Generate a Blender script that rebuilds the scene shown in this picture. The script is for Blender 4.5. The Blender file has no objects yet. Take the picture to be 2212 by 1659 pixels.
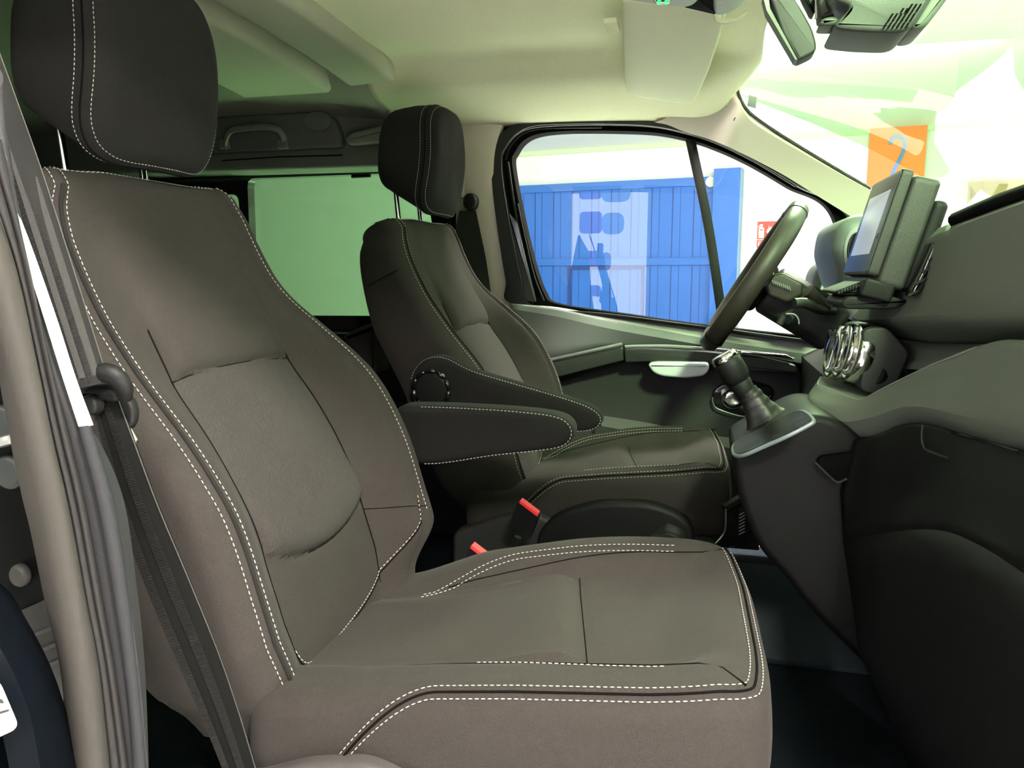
import bpy, math, random
from mathutils import Vector
random.seed(7)
S = bpy.context.scene
COL = S.collection
# ------------------------------------------------------------------ camera
F = 1680.0; YAW = math.atan(424/1680.); PIT = math.atan(237/1680.); CZ = 0.85
_cy, _sy, _cp, _sp = math.cos(YAW), math.sin(YAW), math.cos(PIT), math.sin(PIT)
FW = Vector((-_sy*_cp, _cy*_cp, -_sp)); RT = Vector((_cy, _sy, 0)); UP = Vector((-_sy*_sp, _cy*_sp, _cp))
cam = bpy.data.cameras.new('camera'); co = bpy.data.objects.new('camera', cam); COL.objects.link(co)
co.location = (0, 0, CZ)
from mathutils import Matrix
M3 = Matrix((RT, UP, -FW)).transposed()
co.rotation_euler = M3.to_euler()
cam.sensor_width = 36; cam.lens = 36*F/2212.; cam.clip_start = .02; cam.clip_end = 100
S.camera = co
# ------------------------------------------------------------------ world, lights, exposure
S.view_settings.view_transform = 'Standard'; S.view_settings.look = 'None'
S.view_settings.gamma = 1; S.view_settings.use_curve_mapping = False
S.view_settings.exposure = 0.0
S.cycles.max_bounces = 10; S.cycles.diffuse_bounces = 5; S.cycles.glossy_bounces = 4
S.cycles.transparent_max_bounces = 12; S.cycles.caustics_reflective = False
AMB, FRONT = .40, 2.1
W = bpy.data.worlds.new('world'); S.world = W; W.use_nodes = True
# even room light, with an added brighter lobe ahead of the van (+x) as fill
_n = W.node_tree; _bg = _n.nodes['Background']; _bg.inputs[0].default_value = (1.0, .985, .95, 1)
_tc = _n.nodes.new('ShaderNodeTexCoord'); _dp = _n.nodes.new('ShaderNodeVectorMath'); _dp.operation = 'DOT_PRODUCT'
_dp.inputs[1].default_value = (.97, -.24, .0); _n.links.new(_tc.outputs['Generated'], _dp.inputs[0])
_mr = _n.nodes.new('ShaderNodeMapRange'); _mr.interpolation_type = 'SMOOTHSTEP'
_mr.inputs[1].default_value = .35; _mr.inputs[2].default_value = .95; _mr.inputs[3].default_value = AMB; _mr.inputs[4].default_value = FRONT
_n.links.new(_dp.outputs['Value'], _mr.inputs[0]); _n.links.new(_mr.outputs[0], _bg.inputs[1])
def area(name, loc, size, power, color, target):
    l = bpy.data.lights.new(name, 'AREA'); l.shape = 'RECTANGLE'; l.size, l.size_y = size
    l.energy = power; l.color = color
    o = bpy.data.objects.new(name, l); COL.objects.link(o); o.location = loc
    o.rotation_euler = (Vector(target)-Vector(loc)).to_track_quat('-Z', 'Y').to_euler()
    return o
# ceiling luminaires of the showroom, and added fill lamps
area('ceiling_lamp_beside_door', (.72, -.42, 2.25), (.3, .3), 300, (1, .92, .83), (0.1, 1.0, .4))
area('fill_lamp_aisle', (.75, -1.7, 2.25), (.3, .3), 130, (1, .92, .83), (0.1, 1.9, .4))  # added fill, low enough to reach the driver cushion
area('fill_lamp_driver_side', (.60, 3.25, 2.25), (.4, .4), 240, (1, .92, .85), (0, 1.98, .42))  # added fill, brightens the driver cushion through the far window
area('floor_fill_near_rear', (-2.3, -2.4, 2.25), (.8, .8), 70, (1, .96, .90), (-1.0, -1.5, -.4))  # added fill, lights the floor so it bounces up to the headliner
area('ceiling_lamp_ahead', (2.8, 2.2, 2.25), (1.6, .8), 110, (1, .98, .94), (1.6, 1.8, .3))
area('ceiling_lamp_far', (0.2, 5.6, 2.22), (3.0, .6), 100, (1, .98, .94), (.2, 7.6, .3))
area('ceiling_lamp_rear', (-3.6, 5.4, 2.22), (2.6, .6), 112, (1, .98, .94), (-3.4, 7.0, .3))
for _nm, _x, _y, _w, _c in (('bounce_fill_door', 1.0, -1.1, 75, (1, .97, .90)), ('bounce_fill_window', -.2, 3.7, 560, (1, .99, .95)), ('bounce_fill_front', 2.6, 1.0, 1900, (1, .98, .97)), ('bounce_fill_front_far', 2.2, 3.4, 200, (1, .98, .97))):  # added lamps aimed at the floor, bouncing light up to the headliner
    _o = area(_nm, (_x, _y, 2.25), (.4, .4), _w, _c, (_x, _y+.001, -.4)); _o.data.spread = math.radians(75)

def ray(px, py):
    return FW + RT*((px-1106)/F) + UP*((829.5-py)/F)
def P(px, py, Y):
    d = ray(px, py); t = Y/d.y; return Vector((d.x*t, Y, CZ+d.z*t))
def PZ(px, py, Z):
    d = ray(px, py); t = (Z-CZ)/d.z; return Vector((d.x*t, d.y*t, Z))
def PL(L, Y=None):
    return [P(*(a if len(a) == 3 else (a[0], a[1], Y))) for a in L]

# ------------------------------------------------------------------ materials
def mat(name, col, rough=.6, metal=0., bump=None, bscale=400, var=0., vscale=30, sheen=0., coat=0., emit=None, spec=.5, stretch=None):
    m = bpy.data.materials.new(name); m.use_nodes = True
    nt = m.node_tree; b = nt.nodes['Principled BSDF']
    b.inputs['Base Color'].default_value = (*col, 1); b.inputs['Roughness'].default_value = rough
    b.inputs['Metallic'].default_value = metal; b.inputs['Specular IOR Level'].default_value = spec
    if sheen: b.inputs['Sheen Weight'].default_value = sheen; b.inputs['Sheen Roughness'].default_value = .5
    if coat: b.inputs['Coat Weight'].default_value = coat; b.inputs['Coat Roughness'].default_value = .08
    if emit: b.inputs['Emission Color'].default_value = (*emit[0], 1); b.inputs['Emission Strength'].default_value = emit[1]
    tc = nt.nodes.new('ShaderNodeTexCoord'); src = tc.outputs['Object']
    if stretch:
        mp = nt.nodes.new('ShaderNodeMapping'); mp.inputs['Scale'].default_value = stretch
        nt.links.new(src, mp.inputs['Vector']); src = mp.outputs[0]
    if var:
        n = nt.nodes.new('ShaderNodeTexNoise'); n.inputs['Scale'].default_value = vscale; n.inputs['Detail'].default_value = 6
        nt.links.new(src, n.inputs['Vector'])
        r = nt.nodes.new('ShaderNodeMapRange'); r.inputs[1].default_value = .3; r.inputs[2].default_value = .7
        r.inputs[3].default_value = 1-var; r.inputs[4].default_value = 1+var
        nt.links.new(n.outputs['Fac'], r.inputs[0])
        mx = nt.nodes.new('ShaderNodeMix'); mx.data_type = 'RGBA'; mx.blend_type = 'MULTIPLY'; mx.inputs[0].default_value = 1
        mx.inputs[6].default_value = (*col, 1); nt.links.new(r.outputs[0], mx.inputs[7])
        nt.links.new(mx.outputs[2], b.inputs['Base Color'])
    if bump:
        n = nt.nodes.new('ShaderNodeTexNoise'); n.inputs['Scale'].default_value = bscale; n.inputs['Detail'].default_value = 2
        nt.links.new(src, n.inputs['Vector'])
        bp = nt.nodes.new('ShaderNodeBump'); bp.inputs['Strength'].default_value = bump; bp.inputs['Distance'].default_value = .001
        nt.links.new(n.outputs['Fac'], bp.inputs['Height']); nt.links.new(bp.outputs[0], b.inputs['Normal'])
    return m
def wave_mat(name, col, rough, scale, strength, rot=(0, 0, 0), dist=1.5, sheen=.3, fine=.03, plain=False):
    m = mat(name, col, rough, sheen=sheen*.08, var=fine, vscale=350, spec=.06); nt = m.node_tree; b = nt.nodes['Principled BSDF']
    tc = nt.nodes.new('ShaderNodeTexCoord'); mp = nt.nodes.new('ShaderNodeMapping'); mp.inputs['Rotation'].default_value = rot
    w = nt.nodes.new('ShaderNodeTexWave'); w.inputs['Scale'].default_value = scale; w.inputs['Distortion'].default_value = dist
    w.inputs['Detail'].default_value = 3; w.inputs['Detail Scale'].default_value = 2
    nt.links.new(tc.outputs['Object'], mp.inputs[0]); nt.links.new(mp.outputs[0], w.inputs[0])
    n = nt.nodes.new('ShaderNodeTexNoise'); n.inputs['Scale'].default_value = 900; nt.links.new(tc.outputs['Object'], n.inputs['Vector'])
    ad = nt.nodes.new('ShaderNodeMath'); ad.operation = 'ADD'; nt.links.new(w.outputs['Fac'], ad.inputs[0]); nt.links.new(n.outputs['Fac'], ad.inputs[1])
    if plain: n.inputs['Scale'].default_value = 650; n.inputs['Detail'].default_value = 4
    bp = nt.nodes.new('ShaderNodeBump'); bp.inputs['Strength'].default_value = strength; bp.inputs['Distance'].default_value = .0012
    nt.links.new(n.outputs['Fac'] if plain else ad.outputs[0], bp.inputs['Height']); nt.links.new(bp.outputs[0], b.inputs['Normal'])
    return m
def glass(name, tint, refl=1.0, rough=0.0):
    m = bpy.data.materials.new(name); m.use_nodes = True; nt = m.node_tree; nt.nodes.clear()
    o = nt.nodes.new('ShaderNodeOutputMaterial'); t = nt.nodes.new('ShaderNodeBsdfTransparent'); t.inputs[0].default_value = (*tint, 1)
    g = nt.nodes.new('ShaderNodeBsdfGlossy'); g.inputs['Roughness'].default_value = rough
    f0 = nt.nodes.new('ShaderNodeLayerWeight'); f0.inputs[0].default_value = .5
    f = nt.nodes.new('ShaderNodeMath'); f.operation = 'POWER'; f.inputs[1].default_value = 5; nt.links.new(f0.outputs['Facing'], f.inputs[0])
    k = nt.nodes.new('ShaderNodeMath'); k.operation = 'MULTIPLY_ADD'; k.inputs[1].default_value = .85*refl; k.inputs[2].default_value = .07*refl; k.use_clamp = True
    mx = nt.nodes.new('ShaderNodeMixShader'); nt.links.new(f.outputs[0], k.inputs[0]); nt.links.new(k.outputs[0], mx.inputs[0])
    nt.links.new(t.outputs[0], mx.inputs[1]); nt.links.new(g.outputs[0], mx.inputs[2]); nt.links.new(mx.outputs[0], o.inputs[0])
    return m
FAB = wave_mat('seat_fabric', (.027, .0238, .0215), .85, 120, .5, (.3, .5, .9), 3, .35, .10, plain=True)
FABC = wave_mat('seat_insert_fabric', (.031, .0282, .0262), .85, 55, .5, (.2, .5, 1.2), 9, .35)
FABD = wave_mat('seat_side_fabric', (.0125, .012, .0112), .88, 140, .4, (.3, .5, .4), 3, .3, .08, plain=True)
THREAD = mat('thread', (.34, .33, .30), .6)
SEAM = mat('seam_shadow', (.004, .0036, .0034), .95, spec=.03)
PLAS = mat('dark_plastic', (.020, .021, .020), .55, spec=.3, bump=.35, bscale=700)
PLASD = mat('black_plastic', (.0055, .0056, .0056), .55, spec=.2, bump=.2, bscale=600)
DASHM = mat('dash_plastic', (.12, .135, .11), .6, spec=.3, bump=.3, bscale=500, stretch=(3, .5, 3))
GLOSS = mat('gloss_black', (.008, .008, .009), .08, coat=.8)
LINER = mat('headliner_fabric', (.84, .87, .60), .9, bump=.3, bscale=500, var=.03, vscale=200)
PILT = mat('pillar_trim', (.72, .64, .56), .55, bump=.15, bscale=500)
RUB = mat('rubber', (.012, .012, .012), .6, spec=.25, bump=.3, bscale=500)
RUBG = mat('grey_seal', (.028, .0255, .0225), .8, spec=.2, bump=.2, bscale=300)
RUBM = mat('dark_seal', (.018, .017, .017), .8, spec=.15, bump=.5, bscale=260)
TRIMB = mat('pillar_plastic', (.02, .02, .022), .7, spec=.2, bump=.4, bscale=500)
PAINT = mat('black_paint', (.002, .0028, .0042), .3, spec=.03)
PAINTD = mat('inner_body_paint', (.003, .0034, .0034), .5, spec=.05)
CHROME = mat('chrome', (.85, .85, .8), .12, 1.0)
SILVER = mat('silver_trim', (.42, .45, .46), .3, .75)
GREYM = mat('grey_trim', (.24, .25, .25), .5, spec=.3)
WHITE = mat('white_plastic', (.82, .83, .80), .4)
WEB = mat('belt_webbing', (.008, .0078, .0075), .85, spec=.15)
WEBL = mat('belt_stripe', (.024, .023, .022), .85, spec=.15, bump=.5, bscale=500)
RED = mat('red_button', (.75, .03, .035), .35)
CARPET = mat('carpet', (.005, .007, .009), .98, spec=.05, bump=.8, bscale=300)
LEATH = mat('wheel_leather', (.026, .021, .0175), .42, spec=.35, bump=.3, bscale=900)
LEATHD = mat('gaiter_leather', (.010, .0095, .009), .45, bump=.3, bscale=500)
BLUE = mat('blue_gate_paint', (.009, .10, .42), .45, var=.04, vscale=5)
BLUED = mat('blue_gate_groove', (.006, .03, .17), .6)
WALLM = mat('white_wall', (.83, .86, .83), .9, var=.012, vscale=3)
FLOORM = mat('showroom_floor', (.72, .72, .68), .35, var=.05, vscale=2)
SIGNR = mat('sign_red', (.72, .04, .03), .5)
SIGNW = mat('sign_white', (.85, .85, .83), .5)
ORANGE = mat('banner_orange', (.9, .22, .06), .7)
BBLUE = mat('banner_blue', (.10, .22, .58), .7)
TAN = mat('poster_tan', (.48, .30, .17), .6, var=.1, vscale=2)
TAND = mat('poster_brown', (.16, .10, .06), .6)
GLW = glass('windscreen_glass', (.50, .77, .46), 1.0)
GLS = glass('door_glass', (.90, .97, .86), 1.0)
GLR = glass('privacy_glass', (.19, .36, .18), .6)

# ------------------------------------------------------------------ mesh helpers
def tag(o, label=None, cat=None, group=None, kind=None):
    if label: o['label'] = label
    if cat: o['category'] = cat
    if group: o['group'] = group
    if kind: o['kind'] = kind
    return o
def empty(name, loc, label, cat, group=None, kind=None):
    o = bpy.data.objects.new(name, None); COL.objects.link(o); o.location = loc; o.empty_display_size = .05
    return tag(o, label, cat, group, kind)
bpy.context.view_layer.update()
def mesh(name, V, Fc, m, parent=None, smooth=True, label=None):
    me = bpy.data.meshes.new(name); me.from_pydata([tuple(v) for v in V], [], Fc)
    me.materials.append(m)
    import bmesh
    bm = bmesh.new(); bm.from_mesh(me); bmesh.ops.recalc_face_normals(bm, faces=bm.faces); bm.to_mesh(me); bm.free()
    o = bpy.data.objects.new(name, me); COL.objects.link(o)
    if smooth:
        for p in me.polygons: p.use_smooth = True
        try: me.set_sharp_from_angle(angle=math.radians(42))
        except Exception: pass
    if parent:
        o.parent = parent
        off = Vector((0, 0, 0)); q = parent
        while q: off += q.location; q = q.parent
        o.location = -off
    if label: o['label'] = label
    return o
class MB:
    def __init__(s): s.V = []; s.F = []
    def add(s, V, Fc):
        n = len(s.V); s.V += [Vector(v) for v in V]; s.F += [tuple(i+n for i in f) for f in Fc]; return s
    def build(s, name, m, parent=None, smooth=True, label=None): return mesh(name, s.V, s.F, m, parent, smooth, label)
def rings(R, closed=True, cap=True):
    n = len(R[0]); V = [p for r in R for p in r]; Fc = []
    for i in range(len(R)-1):
        for j in range(n if closed else n-1):
            k = (j+1) % n
            Fc.append((i*n+j, i*n+k, (i+1)*n+k, (i+1)*n+j))
    if cap and closed:
        Fc.append(tuple(range(n))[::-1]); Fc.append(tuple((len(R)-1)*n+j for j in range(n)))
    return V, Fc
def cr(pts, n, closed=False):
    """Catmull-Rom through pts, n samples evenly by arc length."""
    p = [Vector(q) for q in pts]; N = len(p)
    out = []
    segs = N if closed else N-1
    for i in range(segs):
        a = p[(i-1) % N] if (closed or i > 0) else p[0]*2-p[1]
        b = p[i]; c = p[(i+1) % N]; d = p[(i+2) % N] if (closed or i < N-2) else p[N-1]*2-p[N-2]
        for k in range(12):
            t = k/12.
            out.append(.5*((2*b)+(c-a)*t+(2*a-5*b+4*c-d)*t*t+(3*b-a-3*c+d)*t**3))
    out.append(p[0].copy() if closed else p[-1].copy())
    return even(out, n, closed)
def even(p, n, closed=False):
    L = [0]
    for i in range(1, len(p)): L.append(L[-1]+(p[i]-p[i-1]).length)
    T = L[-1]; res = []; j = 0; m = n if closed else n-1
    for k in range(n):
        s = T*k/m
        while j < len(p)-2 and L[j+1] < s: j += 1
        d = L[j+1]-L[j]; t = (s-L[j])/d if d > 1e-9 else 0
        res.append(p[j].lerp(p[j+1], min(max(t, 0), 1)))
    return res
def rpoly(pts, r, k=5):
    """round the corners of a closed polygon (2D/3D vectors)"""
    p = [Vector(q) for q in pts]; N = len(p); out = []
    for i in range(N):
        a, b, c = p[i-1], p[i], p[(i+1) % N]
        rr = r[i] if isinstance(r, (list, tuple)) else r
        d1 = (a-b); d2 = (c-b); e1 = min(rr, d1.length*.48); e2 = min(rr, d2.length*.48)
        s = b+d1.normalized()*e1; e = b+d2.normalized()*e2
        for j in range(k+1):
            t = j/k; out.append(s*(1-t)**2+b*2*t*(1-t)+e*t*t)
    return out
def inset2(poly, d):
    N = len(poly); A = sum(poly[i][0]*poly[(i+1) % N][1]-poly[(i+1) % N][0]*poly[i][1] for i in range(N))
    s = 1 if A > 0 else -1; out = []
    for i in range(N):
        a, b, c = poly[i-1], poly[i], poly[(i+1) % N]
        t = Vector((c[0]-a[0], c[1]-a[1]));
        if t.length < 1e-9: out.append(Vector((b[0], b[1]))); continue
        t.normalize(); out.append(Vector((b[0]-s*t.y*d, b[1]+s*t.x*d)))
    return out
def slab(poly, t0, t1, R, fn, k=5, R2=None, scale=False, fill=0):
    """2D outline extruded from t0 to t1 with rounded rims; fn(a,b,t)->3D"""
    R2 = R if R2 is None else R2; RR = []
    sg = 1 if t1 > t0 else -1
    for i in range(k+1):
        a = math.pi/2*i/k; RR.append((t0+sg*R*(1-math.sin(a)), R*(1-math.cos(a))))
    RR = RR[::-1]
    for i in range(k+1):
        a = math.pi/2*i/k; RR.append((t1-sg*R2*(1-math.sin(a)), R2*(1-math.cos(a))))
    # order: first rim from most inset to none, then none to most inset
    A = [(t0+sg*R*(1-math.cos(math.pi/2*i/k)), R*(1-math.sin(math.pi/2*i/k))) for i in range(k+1)]
    B = [(t1-sg*R2*(1-math.cos(math.pi/2*i/k)), R2*(1-math.sin(math.pi/2*i/k))) for i in range(k, -1, -1)]
    rr = []
    cc = Vector((sum(v[0] for v in poly)/len(poly), sum(v[1] for v in poly)/len(poly)))
    rad = sum((Vector((v[0], v[1]))-cc).length for v in poly)/len(poly)
    def sc(f): return [cc+(Vector((v[0], v[1]))-cc)*f for v in poly]
    for t, d in A+B:
        q = (sc(1-d/rad) if scale else inset2(poly, d)) if d > 1e-6 else [Vector((v[0], v[1])) for v in poly]
        rr.append([fn(v[0], v[1], t) for v in q])
    if scale:
        f0 = 1-R/rad
        rr = [[fn(v.x, v.y, t0-sg*R*.12*(1-g*g)) for v in sc(f0*g)] for g in (.05, .3, .6, .85)]+rr+[[fn(v.x, v.y, t1+sg*R*.12*(1-g*g)) for v in sc(f0*g)] for g in (.85, .6, .3, .05)]
    return rings(rr)
XZ = lambda a, b, t: Vector((a, t, b))      # side profile, thickness across the van
XY = lambda a, b, t: Vector((a, b, t))
YZ = lambda a, b, t: Vector((t, a, b))
def pxz(L, Y):       # outline traced at lateral distance Y -> (x,z)
    return [Vector((v.x, v.z)) for v in PL([(a[0], a[1], Y) for a in L])]
def frames(pts, up=None):
    T = []
    for i in range(len(pts)):
        a = pts[max(i-1, 0)]; b = pts[min(i+1, len(pts)-1)]; T.append((b-a).normalized())
    n = Vector(up) if up else (Vector((0, 0, 1)) if abs(T[0].z) < .9 else Vector((0, 1, 0)))
    out = []
    for t in T:
        if up: n = Vector(up)
        n = (n-t*n.dot(t)).normalized(); out.append((t, n, t.cross(n)))
    return out
def tube(pts, r, n=8, closed=False, up=None, flat=1.0, cap=True):
    """flat: scale of the second axis"""
    fr = frames(pts, up); RR = []
    for i, (t, a, b) in enumerate(fr):
        ri = r[i] if isinstance(r, (list, tuple)) else r
        RR.append([pts[i]+a*(ri*math.cos(2*math.pi*j/n))+b*(ri*flat*math.sin(2*math.pi*j/n)) for j in range(n)])
    if closed:
        RR.append(RR[0]); return rings(RR, cap=False)
    return rings(RR, cap=cap)
def stitches(path, dash=.0052, gap=.0024, r=.0007, lift=Vector((0, 0, 0))):
    mb = MB(); L = sum((path[i+1]-path[i]).length for i in range(len(path)-1))
    n = max(2, int(L/(dash+gap))); q = even(path, n*4+1)
    for i in range(n):
        a = q[i*4]+lift; c = q[i*4+2]+lift; d = q[min(i*4+3, len(q)-1)]+lift
        e = c.lerp(d, .5)
        m_ = a.lerp(e, .5)
        V, Fc = tube([a, m_, e], [r*.6, r*1.15, r*.6], 5); mb.add(V, Fc)
    return mb
def ribbon(A, B, bulge=0., thick=.004, n=40, m=8, flip=1, smoothc=True):
    A = cr(A, n) if smoothc else even([Vector(a) for a in A], n); B = cr(B, n) if smoothc else even([Vector(b) for b in B], n)
    RR = []
    for i in range(n):
        t = (A[min(i+1, n-1)]-A[max(i-1, 0)]).normalized(); w = B[i]-A[i]; nn = t.cross(w)
        nn = nn.normalized()*flip if nn.length > 1e-9 else Vector((0, -1, 0))
        f = [A[i]+w*(j/m)+nn*bulge*math.sin(math.pi*j/m)**.7 if 0 < j < m else A[i]+w*(j/m) for j in range(m+1)]
        b = [p-nn*thick for p in (A[i]+w*(j/m) for j in range(m, -1, -1))]
        RR.append(f+b)
    return rings(RR)
def grid(rails, nu, nv, thick=0.):
    """smooth surface through rails (lists of 3D points)"""
    a = [cr(r, nu) for r in rails]; cols = [cr([a[k][i] for k in range(len(a))], nv) for i in range(nu)]
    return rings(cols, closed=False, cap=False)
def gridlin(rails, nu, k=1):
    a = [cr(r, nu) for r in rails]; cols = []
    for i in range(nu):
        c = []
        for j in range(len(a)-1):
            for q in range(k): c.append(a[j][i].lerp(a[j+1][i], q/k))
        c.append(a[-1][i]); cols.append(c)
    return rings(cols, closed=False, cap=False)
def ringframe(O, I, y0, y1, N=160):
    """frame between outer and inner closed outlines (x,z), from y0 to y1"""
    O = even(O+[O[0]], N, True); I = even(I+[I[0]], N, True)
    RR = [[Vector((o.x, y0, o.y)) for o in O], [Vector((i.x, y0, i.y)) for i in I], [Vector((i.x, y1, i.y)) for i in I], [Vector((o.x, y1, o.y)) for o in O]]
    RR.append(RR[0]); return rings(RR, cap=False)
def box(a, b):
    (x0, y0, z0), (x1, y1, z1) = a, b
    V = [(x, y, z) for x in (x0, x1) for y in (y0, y1) for z in (z0, z1)]
    return V, [(0, 1, 3, 2), (4, 6, 7, 5), (0, 4, 5, 1), (2, 3, 7, 6), (0, 2, 6, 4), (1, 5, 7, 3)]
def sm(a, b, x):
    t = min(max((x-a)/(b-a), 0), 1); return t*t*(3-2*t)
def ip(T, x):
    if x <= T[0][0]: return T[0][1]
    for (a, u), (b, v) in zip(T, T[1:]):
        if x <= b: t = (x-a)/(b-a); return u+(v-u)*t
    return T[-1][1]
def gs(x, w): return math.exp(-(x/w)**2)
# ------------------------------------------------------------------ seats
BP = [(-.478, .27), (-.486, .33), (-.498, .38), (-.520, .455), (-.552, .555), (-.602, .65), (-.662, .735), (-.718, .812), (-.762, .895), (-.786, .968)]
BPC = [Vector((a, 0, b)) for a, b in BP]
_bp = cr(BPC, 200)
def bprof(z):
    for i in range(199):
        if _bp[i+1].z >= z:
            a, b = _bp[i], _bp[i+1]; t = (z-a.z)/(b.z-a.z); return a.x+(b.x-a.x)*t, (b-a).normalized()
    return _bp[-1].x, (_bp[-1]-_bp[-2]).normalized()
BW = [(.27, .215), (.33, .240), (.40, .256), (.50, .255), (.60, .257), (.70, .252), (.76, .250), (.80, .246), (.84, .241), (.90, .234), (.94, .224), (.968, .205)]
BT = [(.27, .16), (.40, .21), (.60, .22), (.80, .185), (.968, .13)]
PANEL = .56
def bfront(u, z, f=1):
    a = abs(u); r = sm(.54, .80, a)
    hi = sm(.70, .84, z)
    d = -.030*(1-r)*(1-.75*hi)
    d += .010*math.exp(-((z-.56)/.12)**2)*max(0, 1-(a/.56)**2)
    inn = 1-sm(PANEL-.03, PANEL+.01, a)
    zt = .735-.006*(u/.56)**2; zb = .458+.028*(u/.56)**2
    if z > zt: d += inn*.012*math.sqrt(min(1, (z-zt)/.02))*(1-sm(zt+.02, zt+.14, z))
    d -= inn*.004*gs(z-zt, .004)
    if z > zb: d += inn*.014*math.sqrt(min(1, (z-zb)/.02))*(1-sm(zb+.02, zb+.10, z))
    d -= inn*.004*gs(z-zb, .004)
    if z < .79: d -= .0035*gs((a-PANEL)*.25, .004)
    ce = .80 if u > 0 else .862
    d += .003*gs((a-ce)*.25, .004) - .003*gs((a-ce+.03)*.25, .003)
    if u > .5: d += .056*sm(.5, .84, u)*sm(.33, .42, z)*(1-sm(.62, .86, z))
    if u < -.4: d -= .018*sm(.4, .8, -u)*sm(.55, .75, z)
    if a > .84:
        q = min((a-.84)/.16, 1); d -= .042*(1-math.sqrt(max(0, 1-q*q)))
    return d
def bpt(u, z, off=0.):
    x, t = bprof(z); n = Vector((t.z, 0, -t.x)); w = ip(BW, z)
    return Vector((x, u*w, z))+n*(bfront(u, z)+off)
def backrest_rings():
    us = [-1, -.995, -.985, -.97, -.95, -.93, -.91, -.895, -.88, -.87, -.862, -.852, -.84, -.83, -.82, -.80, -.785, -.775, -.765, -.755, -.74, -.70, -.65, -.60, -.575, -.56, -.545, -.52]
    us += [-.52+i*.065 for i in range(1, 8)]; us = us+[0]+[-q for q in us[::-1]]
    zs = sorted(set([.27+i*.0085 for i in range(83)]+[.7265, .731, .7345, .737, .741, .746, .455, .459, .463, .47]))
    zs = [z for z in zs if z < .968]+[.968]
    RR = []
    def ring(z, drop=0., up=0., sw=0.):
        x, t = bprof(z); n = Vector((t.z, 0, -t.x)); w = ip(BW, z)-sw; T = ip(BT, z)-2*drop
        f = [Vector((x, u*w, z))+n*(bfront(u, z)-drop)+t*up for u in us]
        b = []
        for k, u in enumerate([1.0, .98, .93, .8, .6, .3, 0, -.3, -.6, -.8, -.93, -.98, -1.0]):
            q = abs(u); dd = T+drop-(0.04*(1-math.sqrt(max(0, 1-((q-.9)/.1)**2))) if q > .9 else 0)
            b.append(Vector((x, u*w*.97, z))-n*dd+t*up)
        return f+b
    for z in zs: RR.append(ring(z))
    Rr = .04
    for k in range(1, 8):
        a = math.pi/2*k/7; RR.append(ring(.968, Rr*(1-math.cos(a)), Rr*math.sin(a)*.9, .03*(1-math.cos(a))))
    return RR, us, zs
def back_top(u, a, off=0.002):
    x, t = bprof(.968); n = Vector((t.z, 0, -t.x)); w = ip(BW, .968)-.03*(1-math.cos(a)); Rr = .04
    return Vector((x, u*w, .968))+n*(bfront(u, .968)-Rr*(1-math.cos(a))+off*math.cos(a))+t*(Rr*math.sin(a)*.9+off*math.sin(a))
# cushion
CX0, CX1, CH = -.54, .085, .25
ET = [(-.55, .345), (-.4, .362), (-.3, .378), (-.2, .392), (-.05, .409), (.02, .420), (.06, .418), (.09, .410)]
def ctop(x, y):
    t = abs(y)/CH; e = ip(ET, x)
    if y > 0: e += sm(.3, .8, t)*(.018*gs(x+.14, .18)-.035*(1-sm(-.52, -.34, x)))
    rear = 1-sm(-.05, .07, x)
    z = e-.026*(1-sm(.46, .73, t))*rear
    inn = 1-sm(.50, .56, t)
    xc = -.155-.05*(y/CH)  # crease across the cushion
    if x < xc: z += inn*.015*sm(0, .035, xc-x)*(1-sm(.04, .16, xc-x))
    z -= inn*.002*gs(x-xc, .008)
    if x < .0: z -= .003*gs(t*CH-.54*CH, .005)
    z += .006*gs(t-.80, .10)*rear*(1 if y > 0 else 0)
    return z
CPLAN = rpoly([(CX0, -CH), (CX0, CH), (CX1-.045, CH), (CX1-.01, CH-.12), (CX1, -CH+.09), (CX1-.015, -CH+.003)], [.05, .05, .15, .08, .07, .11], 8)
def cplan(n): return even([Vector((p.x, p.y, 0)) for p in CPLAN]+[Vector((CPLAN[0].x, CPLAN[0].y, 0))], n, True)
CN = 240; _CP = cplan(CN)
def cnorm(i):
    a = _CP[(i-2) % CN]; b = _CP[(i+2) % CN]; t = (b-a).normalized(); n = Vector((t.y, -t.x, 0))
    c = Vector((-.2, 0, 0))-_CP[i % CN]
    return n if n.dot(c) > 0 else -n
CRR = .035
def cpt(i, q, off=0.):
    """q<0 metres inside rim on top, 0..1 round the rim, >1 metres below rim (q-1)"""
    o = _CP[i % CN]; n = cnorm(i)
    if q < 0:
        p = o+n*(CRR-q); return Vector((p.x, p.y, ctop(p.x, p.y)+off))
    if q <= 1:
        a = q*math.pi/2; p = o+n*(CRR*(1-math.sin(a))); e = ctop((o+n*CRR).x, (o+n*CRR).y)
        return Vector((p.x, p.y, e-CRR*(1-math.cos(a))))+(Vector((0, 0, 1))*math.cos(a)-n*math.sin(a))*off
    e = ctop((o+n*CRR).x, (o+n*CRR).y)-CRR; d = q-1
    bul = -.006*math.sin(min(d/.12, 1)*math.pi)
    p = o+n*(bul+d*.05); return Vector((p.x, p.y, e-d))-n*off
def cushion_mesh():
    RR = []
    for d in [.12, .10, .08, .06, .04, .02, .005]: RR.append([cpt(i, 1+d) for i in range(CN)])
    for k in range(8, -1, -1): RR.append([cpt(i, k/8.) for i in range(CN)])
    base = RR[-1]; c = Vector((-.2, 0, 0)); lv = 34
    for k in range(1, lv):
        f = 1-k/lv; r = []
        for p in base:
            # shrink to a spine along x so the points stay even
            sx = c.x+(p.x-c.x)*f; sy = p.y*f
            r.append(Vector((sx, sy, ctop(sx, sy))))
        RR.append(r)
    V, Fc = rings(RR, cap=True)
    return V, Fc
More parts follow.
